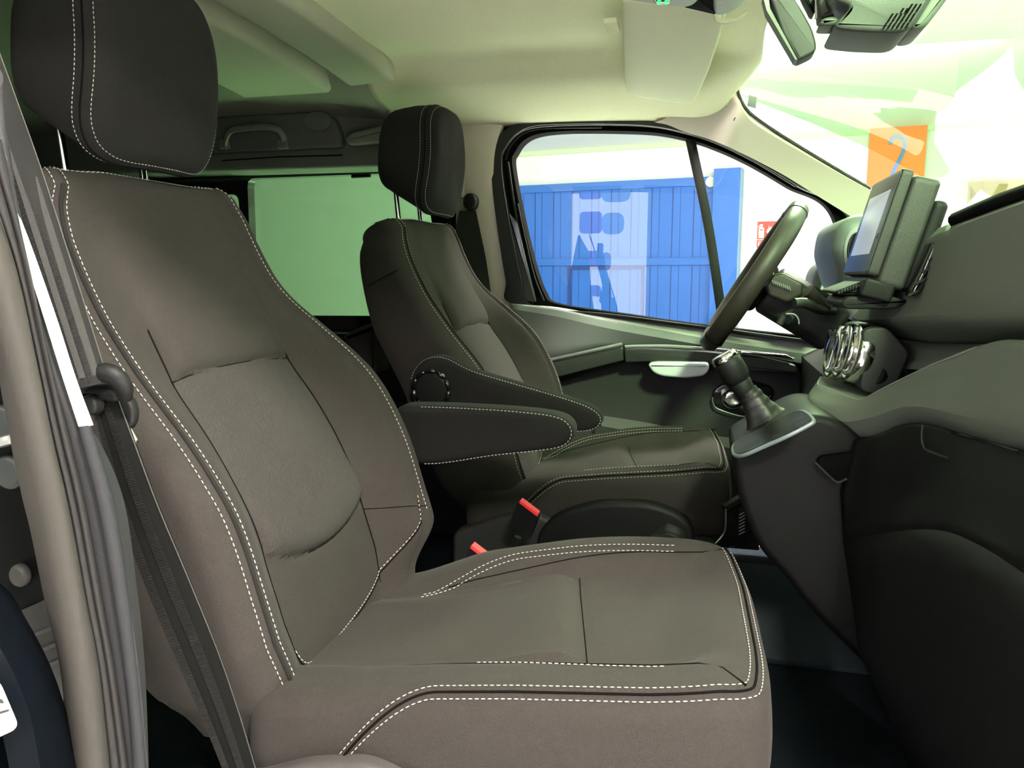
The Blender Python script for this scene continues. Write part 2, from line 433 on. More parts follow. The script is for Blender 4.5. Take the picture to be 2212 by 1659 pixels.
def seat(name, ox, oy, side, label, hdx, hdz=0., cdx=0.):
    """side=+1: inner side of the van is +y of the seat, -1: inner side is -y"""
    root = empty(name, (-.25+ox, oy, .0), label, 'seat')
    O = Vector((ox, oy, 0)); sh = lambda L: [Vector(p)+O for p in L]
    RR, us, zs = backrest_rings(); V, Fc = rings([sh(r) for r in RR])
    # split insert faces off
    n = len(RR[0]); ins = []; rest = []
    for f in Fc:
        if len(f) == 4:
            js = [k % n for k in f]; r0 = min(k//n for k in f)
            if max(js) < len(us) and all(abs(us[j]) <= .5601 for j in js) and r0 < len(zs)-1:
                z = zs[r0]; uu = sum(us[j] for j in js)/4; zt = .735-.006*(uu/.56)**2; zb = .458+.028*(uu/.56)**2
                if zb <= z < zt: ins.append(f); continue
        rest.append(f)
    back = mesh('backrest', V, rest, FAB, root); mesh('backrest_insert', V, ins, FABC, root)
    # seams on the backrest
    mbs = MB(); mbt = MB(); mbp = MB()
    zl = [.30+i*(.968-.30)/60 for i in range(61)]
    for s in (-1, 1):
        near = (s == -1)
        z0 = .30 if near else .43
        for uu, on in ((.815 if near else .79, 1), (.905, near)):
            if not on: continue
            path = [bpt(s*uu, z, .002) for z in zl if z >= z0]+[back_top(s*uu, a*math.pi/16, .002) for a in range(0, 6)]
            m_ = stitches(sh(path)); mbt.add(m_.V, m_.F)
        path = [bpt(s*.862, z, .0004) for z in zl if z >= z0]
        if near: mbp.add(*tube(sh(cr(path, 90)), .0028, 7))
        path = [bpt(s*PANEL, z, .0) for z in zl if .34 <= z <= (.79 if near else .80)]; mbs.add(*tube(sh(path), .0015, 6))
    # top crest seam and stitches
    for a in (.9, 1.25):
        m_ = stitches(sh([back_top(-.86+i*1.72/40, a, .0012) for i in range(41)])); mbt.add(m_.V, m_.F)
    # bottom curve
    bc = [(.775, .46), (.74, .415), (.60, .372), (.35, .345), (0, .33), (-.35, .325), (-.52, .332), (-.56, .36)]
    bcp = cr([Vector((a, b, 0)) for a, b in bc], 60)
    m_ = stitches(sh([bpt(p.x, p.y, .0015) for p in bcp])); mbt.add(m_.V, m_.F)
    mbs.add(*tube(sh([bpt(p.x, p.y-.006, .0) for p in bcp]), .0013, 6))
    mbs.add(*tube(sh([bpt(-PANEL+i*PANEL*2/30, .735-.006*((-PANEL+i*PANEL*2/30)/.56)**2, .0) for i in range(31)]), .0012, 6))
    mbs.add(*tube(sh([bpt(-PANEL+i*PANEL*2/30, .458+.028*((-PANEL+i*PANEL*2/30)/.56)**2, .0) for i in range(31)]), .0012, 6))
    mbs.add(*tube(sh([bpt(PANEL+i*.24/12, .468-.03*i/12, .0) for i in range(13)]), .0008, 6))
    # horizontal seam on the side of the backrest
    x, t = bprof(.88); nn = Vector((t.z, 0, -t.x))
    for s in (-1, 1):
        mbs.add(*tube(sh([Vector((x, s*(ip(BW, .88)+.0), .88))-nn*(.045+i*.008) for i in range(12)]), .001, 6))
    shc = lambda L: [Vector(p)+O+Vector((cdx, 0, 0)) for p in L]
    # cushion
    V, Fc = cushion_mesh(); cu = mesh('seat_cushion', shc(V), Fc, FAB, root)
    # perimeter double stitching: near side + front + far side
    idx = sorted(range(CN), key=lambda i: math.atan2(_CP[i].y, _CP[i].x+.2))   # start behind, go round by the near side and front
    idx = [i for i in idx if _CP[i].x > -.425 and not (_CP[i].y > CH*.55 and _CP[i].x < .05)]
    def per(q0):
        L = []
        for i in idx:
            p = _CP[i]; s_ = q0
            if p.y < 0 and p.x < -.29: s_ += .10*min((-.29-p.x)/.13, 1.1)**1.7
            L.append(cpt(i, s_/.055 if s_ < .055 else 1+(s_-.055), .0014))
        return L
    for q0 in (.011, .027):
        m_ = stitches(shc(per(q0))); mbt.add(m_.V, m_.F)
    mbs.add(*tube(shc(even(per(.019), 150)), .0014, 6))
    # bolster seams on the cushion top
    def ct(x, y, off=.0012): return Vector((x, y, ctop(x, y)+off))
    for s in (-1, 1):
        yy = lambda x: s*(.135+.035*sm(-.5, -.05, x))
        A = [ct(-.40+i*.0175, yy(-.40+i*.0175)) for i in range(24)]
        mbs.add(*tube(shc([p-Vector((0, 0, .0008)) for p in A]+[ct(.02+i*.008, s*(.17+.04*(i/4)), 0) for i in range(1, 5)]), .0010, 6))
        if s < 0:
            m_ = stitches(shc([Vector((p.x, p.y-.010, ctop(p.x, p.y-.010)+.0018)) for p in A[8:22]])); mbt.add(m_.V, m_.F)
        else:
            for k, dy in enumerate((.038, .050)):
                y2 = lambda x: s*(.17+dy-.038-.06*(1-sm(-.48, -.28, x)))+.01*0
                m_ = stitches(shc([ct(-.44+i*.0175, y2(-.44+i*.0175), .0015) for i in range(24)])); mbt.add(m_.V, m_.F)
    mbs.add(*tube(shc([ct(-.155-.05*(y/CH), y, .0006) for y in [-.135+i*.0135 for i in range(21)]]), .0008, 6))
    mbs.build('seam', SEAM, root); mbp.build('piping', FABD, root)
    # headrest: rounded pad, front face towards +x
    FX = -.748+ox+hdx; TH = .18; NN = 96
    def hring(dd, ins, zb, zt):
        w = .138-ins; q = rpoly([Vector((-w, zb+ins)), Vector((-w+.006, zt-ins)), Vector((w-.006, zt-ins)), Vector((w, zb+ins))], [max(.075-ins*.6, .03), max(.085-ins*.6, .03), max(.085-ins*.6, .03), max(.075-ins*.6, .03)], 8)
        q = even([Vector((v.x, v.y, 0)) for v in q]+[Vector((q[0].x, q[0].y, 0))], NN, True)
        return [Vector((FX-dd-.030*(v.x/.138)**2*(1-dd/TH)-.05*((v.y-1.13)/.14)**2*(1-dd/TH)*.5+.012*(v.y-1.13)/.14, oy+v.x, v.y+hdz)) for v in q]
    RRh = []
    for f in (.03, .25, .5, .75, .92): 
        base = hring(-.003, .022, 1.0, 1.272); c0 = sum(base, Vector())/NN; RRh.append([Vector((c0.x+(p.x-c0.x)*f*f, c0.y+(p.y-c0.y)*f, c0.z+(p.z-c0.z)*f)) for p in base])
    for k in range(7):
        a = math.pi/2*k/6; RRh.append(hring(.024*(1-math.cos(a)), .022*(1-math.sin(a)), 1.0, 1.272))
    for dd, zb, zt in ((.045, 1.010, 1.272), (.08, 1.026, 1.272), (.12, 1.045, 1.268), (.145, 1.058, 1.264)): RRh.append(hring(dd, 0, zb, zt))
    for k in range(1, 7):
        a = math.pi/2*k/6; RRh.append(hring(.145+.035*math.sin(a), .035*(1-math.cos(a)), 1.062, 1.262))
    V, Fc = rings(RRh); hr = mesh('headrest', V, Fc, FABD, root)
    for dd, ins, zz, r_ in ((.0075, .0046, 1.0, 0), (.034, -.0012, 1.004, 1)):
        L = hring(dd, ins, zz, 1.272); L = L+[L[0]]
        if r_ == 0: L = [p+Vector((.0012, 0, 0)) for p in L]
        m_ = stitches(L, .004, .002, .0007); mbt.add(m_.V, m_.F)
    L = hring(.021, .0012, 1.0, 1.272); V, Fc = tube(L, .0018, 6, closed=True); mesh('headrest_seam', V, Fc, SEAM, hr)
    mbt.build('stitching', THREAD, root, label='pale white stitching')
    for s in (-1, 1):
        p0 = Vector((-.885+ox+hdx, oy+s*.08, .975)); p1 = p0+Vector((-.012, 0, .13))
        V, Fc = tube([p0, p0.lerp(p1, .5), p1], .0062, 12); mesh('headrest_post', V, Fc, CHROME, root, label='bright chrome headrest post')
    # plastic side trim below the cushion
    pl = [(-.56, .235), (-.44, .285), (-.36, .300), (-.29, .276), (-.10, .268), (.05, .262), (.07, .20), (.05, .14), (-.56, .14)]
    V, Fc = slab(rpoly([Vector(p) for p in pl], .02, 4), -.275, -.225, .012, lambda a, b, t: Vector((a+ox+cdx, t+oy, b)))
    mesh('side_trim', V, Fc, PLAS if side < 0 else mat('trim_grey_plastic', (.05, .047, .045), .45, spec=.3, bump=.3, bscale=500), root)
    V, Fc = slab(rpoly([Vector(p) for p in pl], .02, 4), .225, .265, .012, lambda a, b, t: Vector((a+ox+cdx, t+oy, b)))
    mesh('side_trim', V, Fc, PLASD, root)
    V, Fc = slab(rpoly([Vector((-.50, -.21)), Vector((-.50, .21)), Vector((.0, .21)), Vector((.0, -.21))], .03), .02, .26, .01, lambda a, b, t: Vector((a+ox+cdx, b+oy, t)))
    mesh('seat_base', V, Fc, PLASD, root)
    return root
ps = seat('passenger_seat', 0, 1.02, 1, 'dark brown-grey fabric front seat nearest the open door, with white double stitching', 0)
ps['group'] = 'front seats'
ds = seat('driver_seat', .075, 1.985, -1, 'dark fabric driver seat behind the steering wheel, beside the far window', .03, cdx=-.095)
ds['group'] = 'front seats'
def armrest(root, prof, Y0, Y1, yt, xmin):
    op = rpoly(pxz(prof, yt), .03, 6); Rr = .015
    V, Fc = slab(op, Y0, Y1, Rr, XZ, 6); a = mesh('armrest', V, Fc, FABD, root)
    ep = even([Vector((v.x, v.y, 0)) for v in op]+[Vector((op[0].x, op[0].y, 0))], 160, True); tau = .0055
    q = inset2(ep, Rr*(1-math.sqrt(1-((Rr-tau)/Rr)**2))-.0012); L = [Vector((v.x, Y0+tau-.001, v.y)) for v in q]
    k0 = max(range(160), key=lambda i: L[i].x < xmin and L[i-1].x < xmin and -abs(i)); 
    idx = [i for i in range(160) if L[i].x > xmin]; br = [k for k in range(1, len(idx)) if idx[k]-idx[k-1] > 1]
    if br: idx = idx[br[0]:]+idx[:br[0]]
    stitches([L[i] for i in idx], .0045, .0022, .0008).build('armrest_stitching', THREAD, a)
    return a
pa = armrest(ps, [(905, 875), (980, 877), (1100, 884), (1190, 893), (1225, 905), (1240, 928), (1236, 950), (1215, 968), (1150, 976), (1060, 985), (985, 998), (930, 1004), (850, 1000), (850, 876)], 1.30, 1.365, 1.31, -.50)
da = armrest(ds, [(885, 850), (893, 805), (915, 775), (945, 766), (975, 772), (1005, 790), (1040, 804), (1110, 824), (1200, 850), (1270, 872), (1300, 892), (1303, 912), (1285, 928), (1240, 932), (1180, 925), (1060, 912), (930, 892)], 1.66, 1.715, 1.68, -.66)
c = P(935, 840, 1.66); mb = MB(); mb.add(*slab([Vector((c.x+.040*math.cos(a*math.pi/20), c.z+.040*math.sin(a*math.pi/20))) for a in range(40)], 1.645, 1.665, .006, XZ))
dial = mb.build('recline_dial', PLASD, ds)
mb = MB()
for k in range(10):
    a0 = k*math.pi/5+.05; pts = [Vector((c.x+.042*math.cos(a0+t*.52/5), 1.648, c.z+.042*math.sin(a0+t*.52/5))) for t in range(6)]
    mb.add(*tube(pts, [.004, .0062, .0066, .0066, .0062, .004], 8))
mb.build('dial_grip', GLOSS, dial)
# seat belt buckles between the seats
GUIDEB = mat('buckle_black', (.004, .004, .004), .6, spec=.1)
def buckle(px, py, Y, label, sz=1.0, dirv=(.62, 0, -.42)):
    p = P(px, py, Y); root = empty('seat_belt_buckle', Vector((p.x-.10, p.y, .02)), label, 'buckle', 'seat belt buckles between the seats')
    d = Vector((.35, 0, .94)).normalized(); s = Vector(dirv).normalized()*.024*sz; y = Vector((0, .012, 0))
    def prism(nm, a, b, k, m, par):
        RR = []
        for t in (0, .5, 1):
            cc = a.lerp(b, t); RR.append([cc-s*k-y*k, cc+s*k-y*k, cc+s*k+y*k, cc-s*k+y*k])
        V, Fc = rings(RR); return mesh(nm, V, Fc, m, par, False)
    h = prism('buckle_housing', p-d*.05, p-d*.002, 1.0, GUIDEB, root); prism('release_button', p-d*.012, p+d*.004, .86, RED, h)
    V, Fc = tube(cr([p-d*.07, p-d*.12, Vector((p.x-.10, p.y, max(.022, p.z-.30)+.05)), Vector((p.x-.10, p.y, .02))], 16), .008, 8); mesh('buckle_stalk', V, Fc, PLASD, root)
buckle(1144, 1096, 1.52, 'black seat belt buckle with red button beside the driver seat', 1.1)
buckle(1036, 1190, 1.31, 'small red-topped buckle at the inner rear corner of the near seat', .8)
# ------------------------------------------------------------------ van shell
def struct(o): o['kind'] = 'structure'; return o
YN, YF = .60, 2.33
# headliner: rails from front to rear, each from the near header to the far header
def roofrail(x, zc, zs, y0=.58, y1=2.34):
    return [Vector((x, y0, zs)), Vector((x, y0+.07, zs+.035)), Vector((x, y0+.2, zc-.025)), Vector((x, y0+.5, zc)), Vector((x, 1.46, zc+.012)), Vector((x, y1-.5, zc)), Vector((x, y1-.32, zc-.006)), Vector((x, y1-.25, zs+.055)), Vector((x, y1-.10, zs+.020)), Vector((x, y1+.02, zs-.002))]
fr_ = [Vector((.10+.0*k, y, z)) for k, (y, z) in enumerate([(.70, 1.30), (.74, 1.325), (.86, 1.36), (1.1, 1.382), (1.46, 1.39), (1.8, 1.382), (2.02, 1.366), (2.14, 1.345), (2.20, 1.325), (2.24, 1.30)])]
fr_[0].x = fr_[-1].x = .02; fr_[1].x = fr_[-2].x = .04; fr_[2].x = fr_[-3].x = .07; fr_[4].x = .13
R_ = [fr_, roofrail(-.02, 1.40, 1.275), roofrail(-.15, 1.415, 1.290), roofrail(-.40, 1.425, 1.300), roofrail(-.65, 1.428, 1.302), roofrail(-.80, 1.43, 1.30), roofrail(-.93, 1.425, 1.30)]
V, Fc = grid(R_, 80, 60)
hl = struct(mesh('ceiling', V, Fc, LINER))
so = hl.modifiers.new('s', 'SOLIDIFY'); so.thickness = .02; so.offset = 1 if False else 0
# rear headliner
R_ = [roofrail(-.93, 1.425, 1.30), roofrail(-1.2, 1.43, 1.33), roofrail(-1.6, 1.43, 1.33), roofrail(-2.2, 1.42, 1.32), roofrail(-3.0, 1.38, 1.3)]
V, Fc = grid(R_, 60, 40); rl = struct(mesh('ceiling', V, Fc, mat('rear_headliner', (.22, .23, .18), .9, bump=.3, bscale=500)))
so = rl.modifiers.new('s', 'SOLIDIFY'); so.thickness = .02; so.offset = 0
# roof bows
def bow(px_a, px_b, z, m, name, drop=.02):
    A = [PZ(x, y, z) for x, y in px_a]; B = [PZ(x, y, z) for x, y in px_b]
    V, Fc = ribbon(A, B, -.0, .02, 30, 8); return struct(mesh(name, V, Fc, m))
def bowx(xa, xb, z, dz, m, y0=.75, y1=2.20):
    RR = []
    for i in range(41):
        y = y0+(y1-y0)*i/40; zz = z-.045*((y-1.46)/.8)**2
        sec = [(xa, .03), (xa, .0), (xa+.012, -dz), (xb-.012, -dz), (xb, .0), (xb, .03)]
        RR.append([Vector((a, y, zz+b)) for a, b in rpoly([Vector(q) for q in sec], .012, 3)])
    V, Fc = rings(RR); return struct(mesh('trim_1', V, Fc, m))
bowm = mat('roof_bow_trim', (.42, .44, .33), .8, spec=.2)
bowx(-1.00, -.84, 1.412, .020, bowm); bowx(-1.34, -1.04, 1.408, .026, bowm, y1=2.08)
# upper trim piece over the far seat
V, Fc = slab(rpoly([Vector((v.x, v.z)) for v in PL([(822, 203), (845, 194), (895, 194), (925, 215), (950, 250), (920, 262), (850, 250)], 2.22)], .02), 2.20, 2.27, .006, XZ)
o = mesh('belt_anchor_cover', V, Fc, bowm); tag(o, 'pale moulded cover on the roof edge directly above the driver headrest', 'trim cover')
# rear side: header trim band, window frame, lower wall
def pq(L, Y): return [Vector((v.x, v.z)) for v in PL(L, Y)]
rearm = mat('rear_trim_grey', (.10, .105, .09), .7)
V, Fc = slab([Vector((-3.0, 1.34)), Vector((-.93, 1.34)), Vector((-.90, 1.26)), Vector((-.90, 1.175)), Vector((-3.0, 1.185))], 2.26, 2.40, .015, XZ)
struct(mesh('wall_left_upper', V, Fc, rearm)).name = 'wall_left'
# recessed upper panel behind the grab handle
V, Fc = slab(rpoly(pq([(300, 262), (480, 252), (690, 240), (725, 255), (740, 300), (740, 318), (480, 330), (300, 335)], 2.24), .02), 2.232, 2.27, .010, XZ)
o = mesh('side_trim_panel', V, Fc, mat('panel_dark_grey', (.085, .09, .08), .7)); tag(o, 'dark grey trim panel above the rear side window, carrying the grab handle', 'trim panel')
# oval cover
c = P(687, 262, 2.23); V, Fc = slab([Vector((c.x+.046*math.cos(a*math.pi/16), c.z+.030*math.sin(a*math.pi/16))) for a in range(32)], 2.222, 2.236, .004, XZ)
o = mesh('oval_cover', V, Fc, mat('oval_grey', (.11, .115, .10), .6)); tag(o, 'small oval cover beside the grab handle above the rear window', 'cover')
# grab handle
gh = empty('grab_handle', P(555, 300, 2.22), 'grey folding grab handle above the rear side window', 'grab handle')
hpth = [P(*q) for q in [(488, 318, 2.235), (488, 300, 2.21), (500, 282, 2.20), (530, 276, 2.195), (575, 274, 2.195), (600, 280, 2.20), (612, 294, 2.21), (614, 304, 2.235)]]
V, Fc = tube(cr(hpth, 50), .011, 10, flat=.7); hm = mat('handle_grey', (.14, .145, .13), .5); mesh('handle_bar', V, Fc, hm, gh)
for px in (488, 613):
    c = P(px, 312, 2.235); V, Fc = slab(rpoly([Vector((c.x-.02, c.z-.014)), Vector((c.x+.02, c.z-.014)), Vector((c.x+.016, c.z+.016)), Vector((c.x-.016, c.z+.016))], .008), 2.222, 2.24, .005, XZ); mesh('handle_mount', V, Fc, hm, gh)
# coat hook / second handle behind far headrest
V, Fc = slab(rpoly(pq([(752, 300), (765, 288), (830, 272), (870, 272), (870, 305), (790, 313), (758, 316)], 2.24), .012), 2.215, 2.262, .012, XZ)
o = mesh('belt_guide_cover', V, Fc, mat('guide_grey', (.19, .195, .17), .6)); tag(o, 'long grey cover on the side trim just left of the driver headrest', 'trim cover')
for yy in (330, 347):
    V, Fc = tube(PL([(480, yy, 2.255), (600, yy-8, 2.255), (740, yy-12, 2.255)]), .0018, 6); o = mesh('trim_line', V, Fc, SEAM); struct(o); o.name = 'trim_2'
# rear window frames
outer = pq([(380, 352), (700, 335), (1010, 322), (1010, 712), (760, 712), (380, 730)], 2.40)
outer = [Vector((-3.0, 1.20)), Vector((-.80, 1.20)), Vector((-.80, .655)), Vector((-3.0, .655))]
w1 = rpoly(pq([(545, 388), (975, 372), (975, 682), (556, 680)], 2.42), .025, 5)
w2 = rpoly(pq([(400, 428), (525, 421), (548, 672), (400, 672)], 2.42), .025, 5)
xm = P(536, 500, 2.42).x
V, Fc = ringframe([Vector((xm, 1.20)), Vector((-.80, 1.20)), Vector((-.80, .655)), Vector((xm, .655))], w1, 2.39, 2.43)
struct(mesh('window_1', V, Fc, GLOSS))
V, Fc = ringframe([Vector((-1.95, 1.20)), Vector((xm, 1.20)), Vector((xm, .655)), Vector((-1.95, .655))], w2, 2.39, 2.43)
struct(mesh('window_2', V, Fc, GLOSS))
for k, w in enumerate((w1, w2)):
    g = [Vector((v.x, 2.425, v.y)) for v in w]; o = mesh('window_%d_glass' % (k+1), g, [tuple(range(len(g)))], GLR); struct(o); o.name = 'window_%d' % (k+1)
V, Fc = tube([P(760, 381, 2.40), P(800, 379, 2.40)], .006, 8); o = mesh('window_catch', V, Fc, PLASD); tag(o, 'tiny catch on the top edge of the rear side window', 'catch')
V, Fc = box((-3.0, 2.30, .0), (-.60, 2.42, .66)); struct(mesh('wall_left', V, Fc, PLASD, smooth=False))
V, Fc = box((-3.02, .5, 0), (-2.98, 2.44, 1.42)); struct(mesh('wall_back', V, Fc, rearm, smooth=False))
V, Fc = box((-3.0, 2.39, .65), (-1.95, 2.43, 1.21)); struct(mesh('wall_left', V, Fc, PLASD, smooth=False))
# van floor
V, Fc = box((-3.0, .58, -.03), (1.3, 2.42, .02)); struct(mesh('floor', V, Fc, CARPET, smooth=False))
# near rear side
V, Fc = box((-3.0, .50, .0), (-.86, .58, 1.32)); struct(mesh('wall_right', V, Fc, rearm, smooth=False))
# near roof rail over the open door
RR = [[Vector((x, y, z+dz)) for y, z in [(.50, 1.28), (.50, 1.40), (.62, 1.47), (.66, 1.40), (.62, 1.29), (.56, 1.26)]] for x, dz in [(-.9, .02), (-.4, .02), (0, .0), (.12, -.02), (.4, -.13), (.9, -.40), (1.05, -.50)]]
V, Fc = rings(RR); struct(mesh('trim_3', V, Fc, PAINTD))
# outer roof skin
V, Fc = box((-3.0, .56, 1.455), (.08, 2.38, 1.475)); struct(mesh('ceiling', V, Fc, PAINTD, smooth=False))

# rear bench seat glimpse
rs = empty('rear_seat', (-1.35, 1.9, .02), 'grey fabric rear bench glimpsed between the two front seat backs', 'seat')
V, Fc = slab(rpoly([Vector(p) for p in [(-1.62, .40), (-1.72, .78), (-1.66, .84), (-1.58, .80), (-1.47, .42), (-1.10, .42), (-1.08, .30), (-1.55, .28)]], .03, 5), 1.50, 2.28, .05, XZ, 6); mesh('seat_body', V, Fc, FABC, rs)
V, Fc = slab([Vector((-1.5, .02)), Vector((-1.5, .29)), Vector((-1.15, .29)), Vector((-1.15, .02))], 1.55, 2.2, .01, XZ); mesh('seat_base', V, Fc, PLASD, rs)
V, Fc = slab(rpoly(pq([(758, 722), (800, 702), (840, 690), (840, 800), (820, 800)], 2.28), .02), 2.20, 2.30, .02, XZ)
o = mesh('side_bolster', V, Fc, FABC, rs)

# ------------------------------------------------------------------ B pillar on the driver side
bp_l = PL([(960, 262, 2.34), (975, 330, 2.34), (985, 420, 2.36), (985, 560, 2.38), (1000, 690, 2.38)])
bp_r = PL([(1085, 270, 2.33), (1068, 330, 2.33), (1068, 420, 2.34), (1085, 560, 2.35), (1120, 665, 2.36)])
V, Fc = ribbon(bp_l, bp_r, .012, .02, 40, 10)
bpil = struct(mesh('trim_4', V, Fc, PILT)); 
# far side seat belt
sb2 = empty('seat_belt', P(1015, 435, 2.30), 'black driver seat belt on the pale pillar, behind the far headrest', 'seat belt', 'front seat belts')
V, Fc = slab([Vector((P(1018, 437, 2.3).x+.022*math.cos(a*math.pi/10), P(1018, 437, 2.3).z+.026*math.sin(a*math.pi/10))) for a in range(20)], 2.28, 2.315, .008, XZ)
mesh('belt_guide', V, Fc, PLASD, sb2)
V, Fc = ribbon(PL([(992, 455, 2.285), (975, 540, 2.28), (995, 640, 2.27)]), PL([(1028, 455, 2.30), (1050, 560, 2.30), (1062, 640, 2.30)]), .0, .002, 20, 3, smoothc=False); mesh('webbing', V, Fc, WEB, sb2)
V, Fc = slab(rpoly(pq([(990, 300), (1004, 306), (1008, 430), (985, 430)], 2.33), .008), 2.305, 2.335, .006, XZ); o = mesh('height_adjuster', V, Fc, mat('adjuster_grey', (.30, .30, .26), .6)); tag(o, 'slim vertical belt height adjuster on the pale pillar behind the driver headrest', 'belt adjuster')

# ------------------------------------------------------------------ driver door
FRAMEB = mat('frame_black', (.004, .004, .004), .9, spec=.03)
APIL = None
door = empty('door_1', (0, 2.36, .1), None, None, None, 'structure')
OUT = [(1064, 345), (1072, 312), (1092, 285), (1130, 268), (1200, 262), (1300, 260), (1400, 264), (1470, 276), (1560, 303), (1640, 343), (1740, 403), (1860, 480), (1900, 700), (1820, 745), (1560, 712), (1330, 682), (1112, 657), (1095, 600), (1072, 450)]
INN = [(1107, 352), (1113, 330), (1130, 306), (1160, 291), (1215, 284), (1300, 283), (1400, 286), (1465, 296), (1530, 315), (1610, 350), (1700, 402), (1800, 468), (1830, 690), (1800, 728), (1560, 707), (1330, 676), (1202, 656), (1175, 632), (1150, 560), (1122, 440)]
def cl(L, n=200): return [Vector((p.x, p.y)) for p in cr([Vector((v.x, v.y, 0)) for v in L], n, True)]
MID = [(1086, 350), (1096, 318), (1118, 292), (1150, 276), (1205, 271), (1300, 270), (1400, 274), (1468, 286), (1545, 309), (1625, 347), (1720, 403), (1830, 474), (1865, 700), (1810, 737), (1560, 709), (1330, 679), (1150, 658), (1128, 600), (1098, 450)]
V, Fc = ringframe(cl(pq(OUT, 2.355), 300), cl(pq(MID, 2.355), 300), 2.335, 2.40, 300); mesh('door_seal', V, Fc, RUB, door)
MIDo = cl(pq(OUT, 2.41), 300); cc_ = Vector((.15, .95))
V, Fc = ringframe([Vector((cc_.x+(p.x-cc_.x)*1.25-.02, cc_.y+(p.y-cc_.y)*1.2)) for p in MIDo], cl(pq(MID, 2.42), 300), 2.405, 2.44, 300); struct(mesh('wall_left', V, Fc, FRAMEB))
V, Fc = ringframe(cl(pq(MID, 2.37), 300), cl(pq(INN, 2.37), 300), 2.365, 2.42, 300); mesh('window_frame', V, Fc, FRAMEB, door)
for L, r, yy in (([(1080, 345), (1090, 315), (1110, 291), (1145, 276), (1200, 270), (1300, 268), (1400, 271), (1468, 283), (1545, 307), (1630, 348), (1720, 402)], .004, 2.348),
               ([(1092, 345), (1103, 315), (1128, 290), (1160, 279), (1210, 276), (1300, 275)], .003, 2.362),
               ([(1097, 350), (1112, 450), (1130, 540), (1142, 600), (1150, 655)], .004, 2.36), ([(1118, 440), (1135, 520), (1155, 600), (1175, 650)], .003, 2.362)):
    V, Fc = tube(cr(PL(L, yy), 80), r, 8); mesh('seal_bead', V, Fc, RUB, door)
V, Fc = slab(rpoly(pq([(1097, 455), (1118, 480), (1160, 652), (1112, 652)], 2.36), .006), 2.352, 2.37, .004, XZ); mesh('corner_trim', V, Fc, mat('corner_gloss', (.045, .05, .045), .15, coat=.6), door)
V, Fc = ribbon(PL([(1480, 300, 2.385), (1520, 490, 2.385), (1553, 712, 2.385)]), PL([(1503, 305, 2.385), (1541, 490, 2.385), (1574, 712, 2.385)]), .002, .02, 20, 5); mesh('quarter_light_bar', V, Fc, RUB, door)
gp = cl(pq([(x, y) for x, y in INN], 2.40), 120); g = [Vector((v.x, 2.40, v.y)) for v in gp]
o = mesh('window_3', g, [tuple(range(len(g)))], GLS); struct(o)
# door inner panel: rails from the sill down
dr = [PL([(1100, 656, 2.40), (1202, 658, 2.40), (1330, 678, 2.40), (1560, 709, 2.40), (1830, 742, 2.40)]),
      PL([(1100, 657, 2.33), (1202, 668, 2.33), (1330, 696, 2.33), (1550, 738, 2.33), (1830, 780, 2.33)]),
      PL([(1105, 668, 2.32), (1202, 684, 2.318), (1330, 712, 2.318), (1550, 750, 2.318), (1830, 800, 2.318)]),
      PL([(1120, 790, 2.355), (1202, 776, 2.355), (1330, 750, 2.355), (1550, 762, 2.355), (1830, 800, 2.355)])]
V, Fc = gridlin(dr[:2], 40, 3); dp = mesh('sill_top', V, Fc, mat('sill_light', (.70, .71, .68), .5, spec=.3), door); dp.modifiers.new('s', 'SOLIDIFY').thickness = .006
V, Fc = gridlin(dr[1:], 40, 3); dp = mesh('door_sill', V, Fc, GREYM, door); dp.modifiers.new('s', 'SOLIDIFY').thickness = .006
dr = [PL([(1120, 790, 2.355), (1202, 776, 2.355), (1330, 752, 2.355), (1550, 764, 2.355), (1830, 800, 2.355)]),
      [Vector((-.62, 2.35, .45)), Vector((-.3, 2.35, .45)), Vector((0, 2.35, .45)), Vector((.4, 2.35, .45)), Vector((.75, 2.35, .45))],
      [Vector((-.62, 2.34, .36)), Vector((-.3, 2.34, .36)), Vector((0, 2.34, .36)), Vector((.4, 2.34, .36)), Vector((.75, 2.34, .36))],
      [Vector((-.62, 2.35, .05)), Vector((-.3, 2.35, .05)), Vector((0, 2.35, .05)), Vector((.4, 2.35, .05)), Vector((.75, 2.35, .05))]]
V, Fc = gridlin(dr, 40, 3); dp = mesh('door_panel', V, Fc, PLAS, door); dp.modifiers.new('s', 'SOLIDIFY').thickness = .006
# armrest mouldings on the door
def dslab(nm, L, Y0, Y1, R, m, par=door, rr=.006, Yt=None, label=None):
    V, Fc = slab(rpoly(pq(L, Yt or Y0), rr, 4), Y0, Y1, min(R, rr*.75), XZ, 5); return mesh(nm, V, Fc, m, par, label=label)
dslab('armrest_rail', [(1170, 788), (1240, 772), (1345, 750), (1349, 778), (1260, 800), (1175, 822)], 2.265, 2.35, .008, PLAS, Yt=2.28)
V, Fc = tube(cr(PL([(1172, 781, 2.268), (1240, 766, 2.268), (1344, 744, 2.268)]), 30), .0055, 8); mesh('rail_edge', V, Fc, SILVER, door)
dslab('front_armrest', [(1350, 753), (1400, 752), (1522, 758), (1640, 770), (1718, 788), (1722, 806), (1600, 800), (1520, 785), (1400, 780), (1352, 782)], 2.26, 2.35, .008, PLAS, Yt=2.28)
V, Fc = tube(cr(PL([(1350, 749, 2.262), (1380, 748, 2.262), (1450, 748, 2.262), (1520, 753, 2.262), (1620, 762, 2.262), (1714, 776, 2.262)]), 40), .0045, 8); mesh('armrest_edge', V, Fc, GREYM, door)
dslab('switch_plate', [(1600, 756), (1700, 766), (1712, 774), (1600, 764)], 2.255, 2.30, .003, CHROME, Yt=2.26, rr=.003)
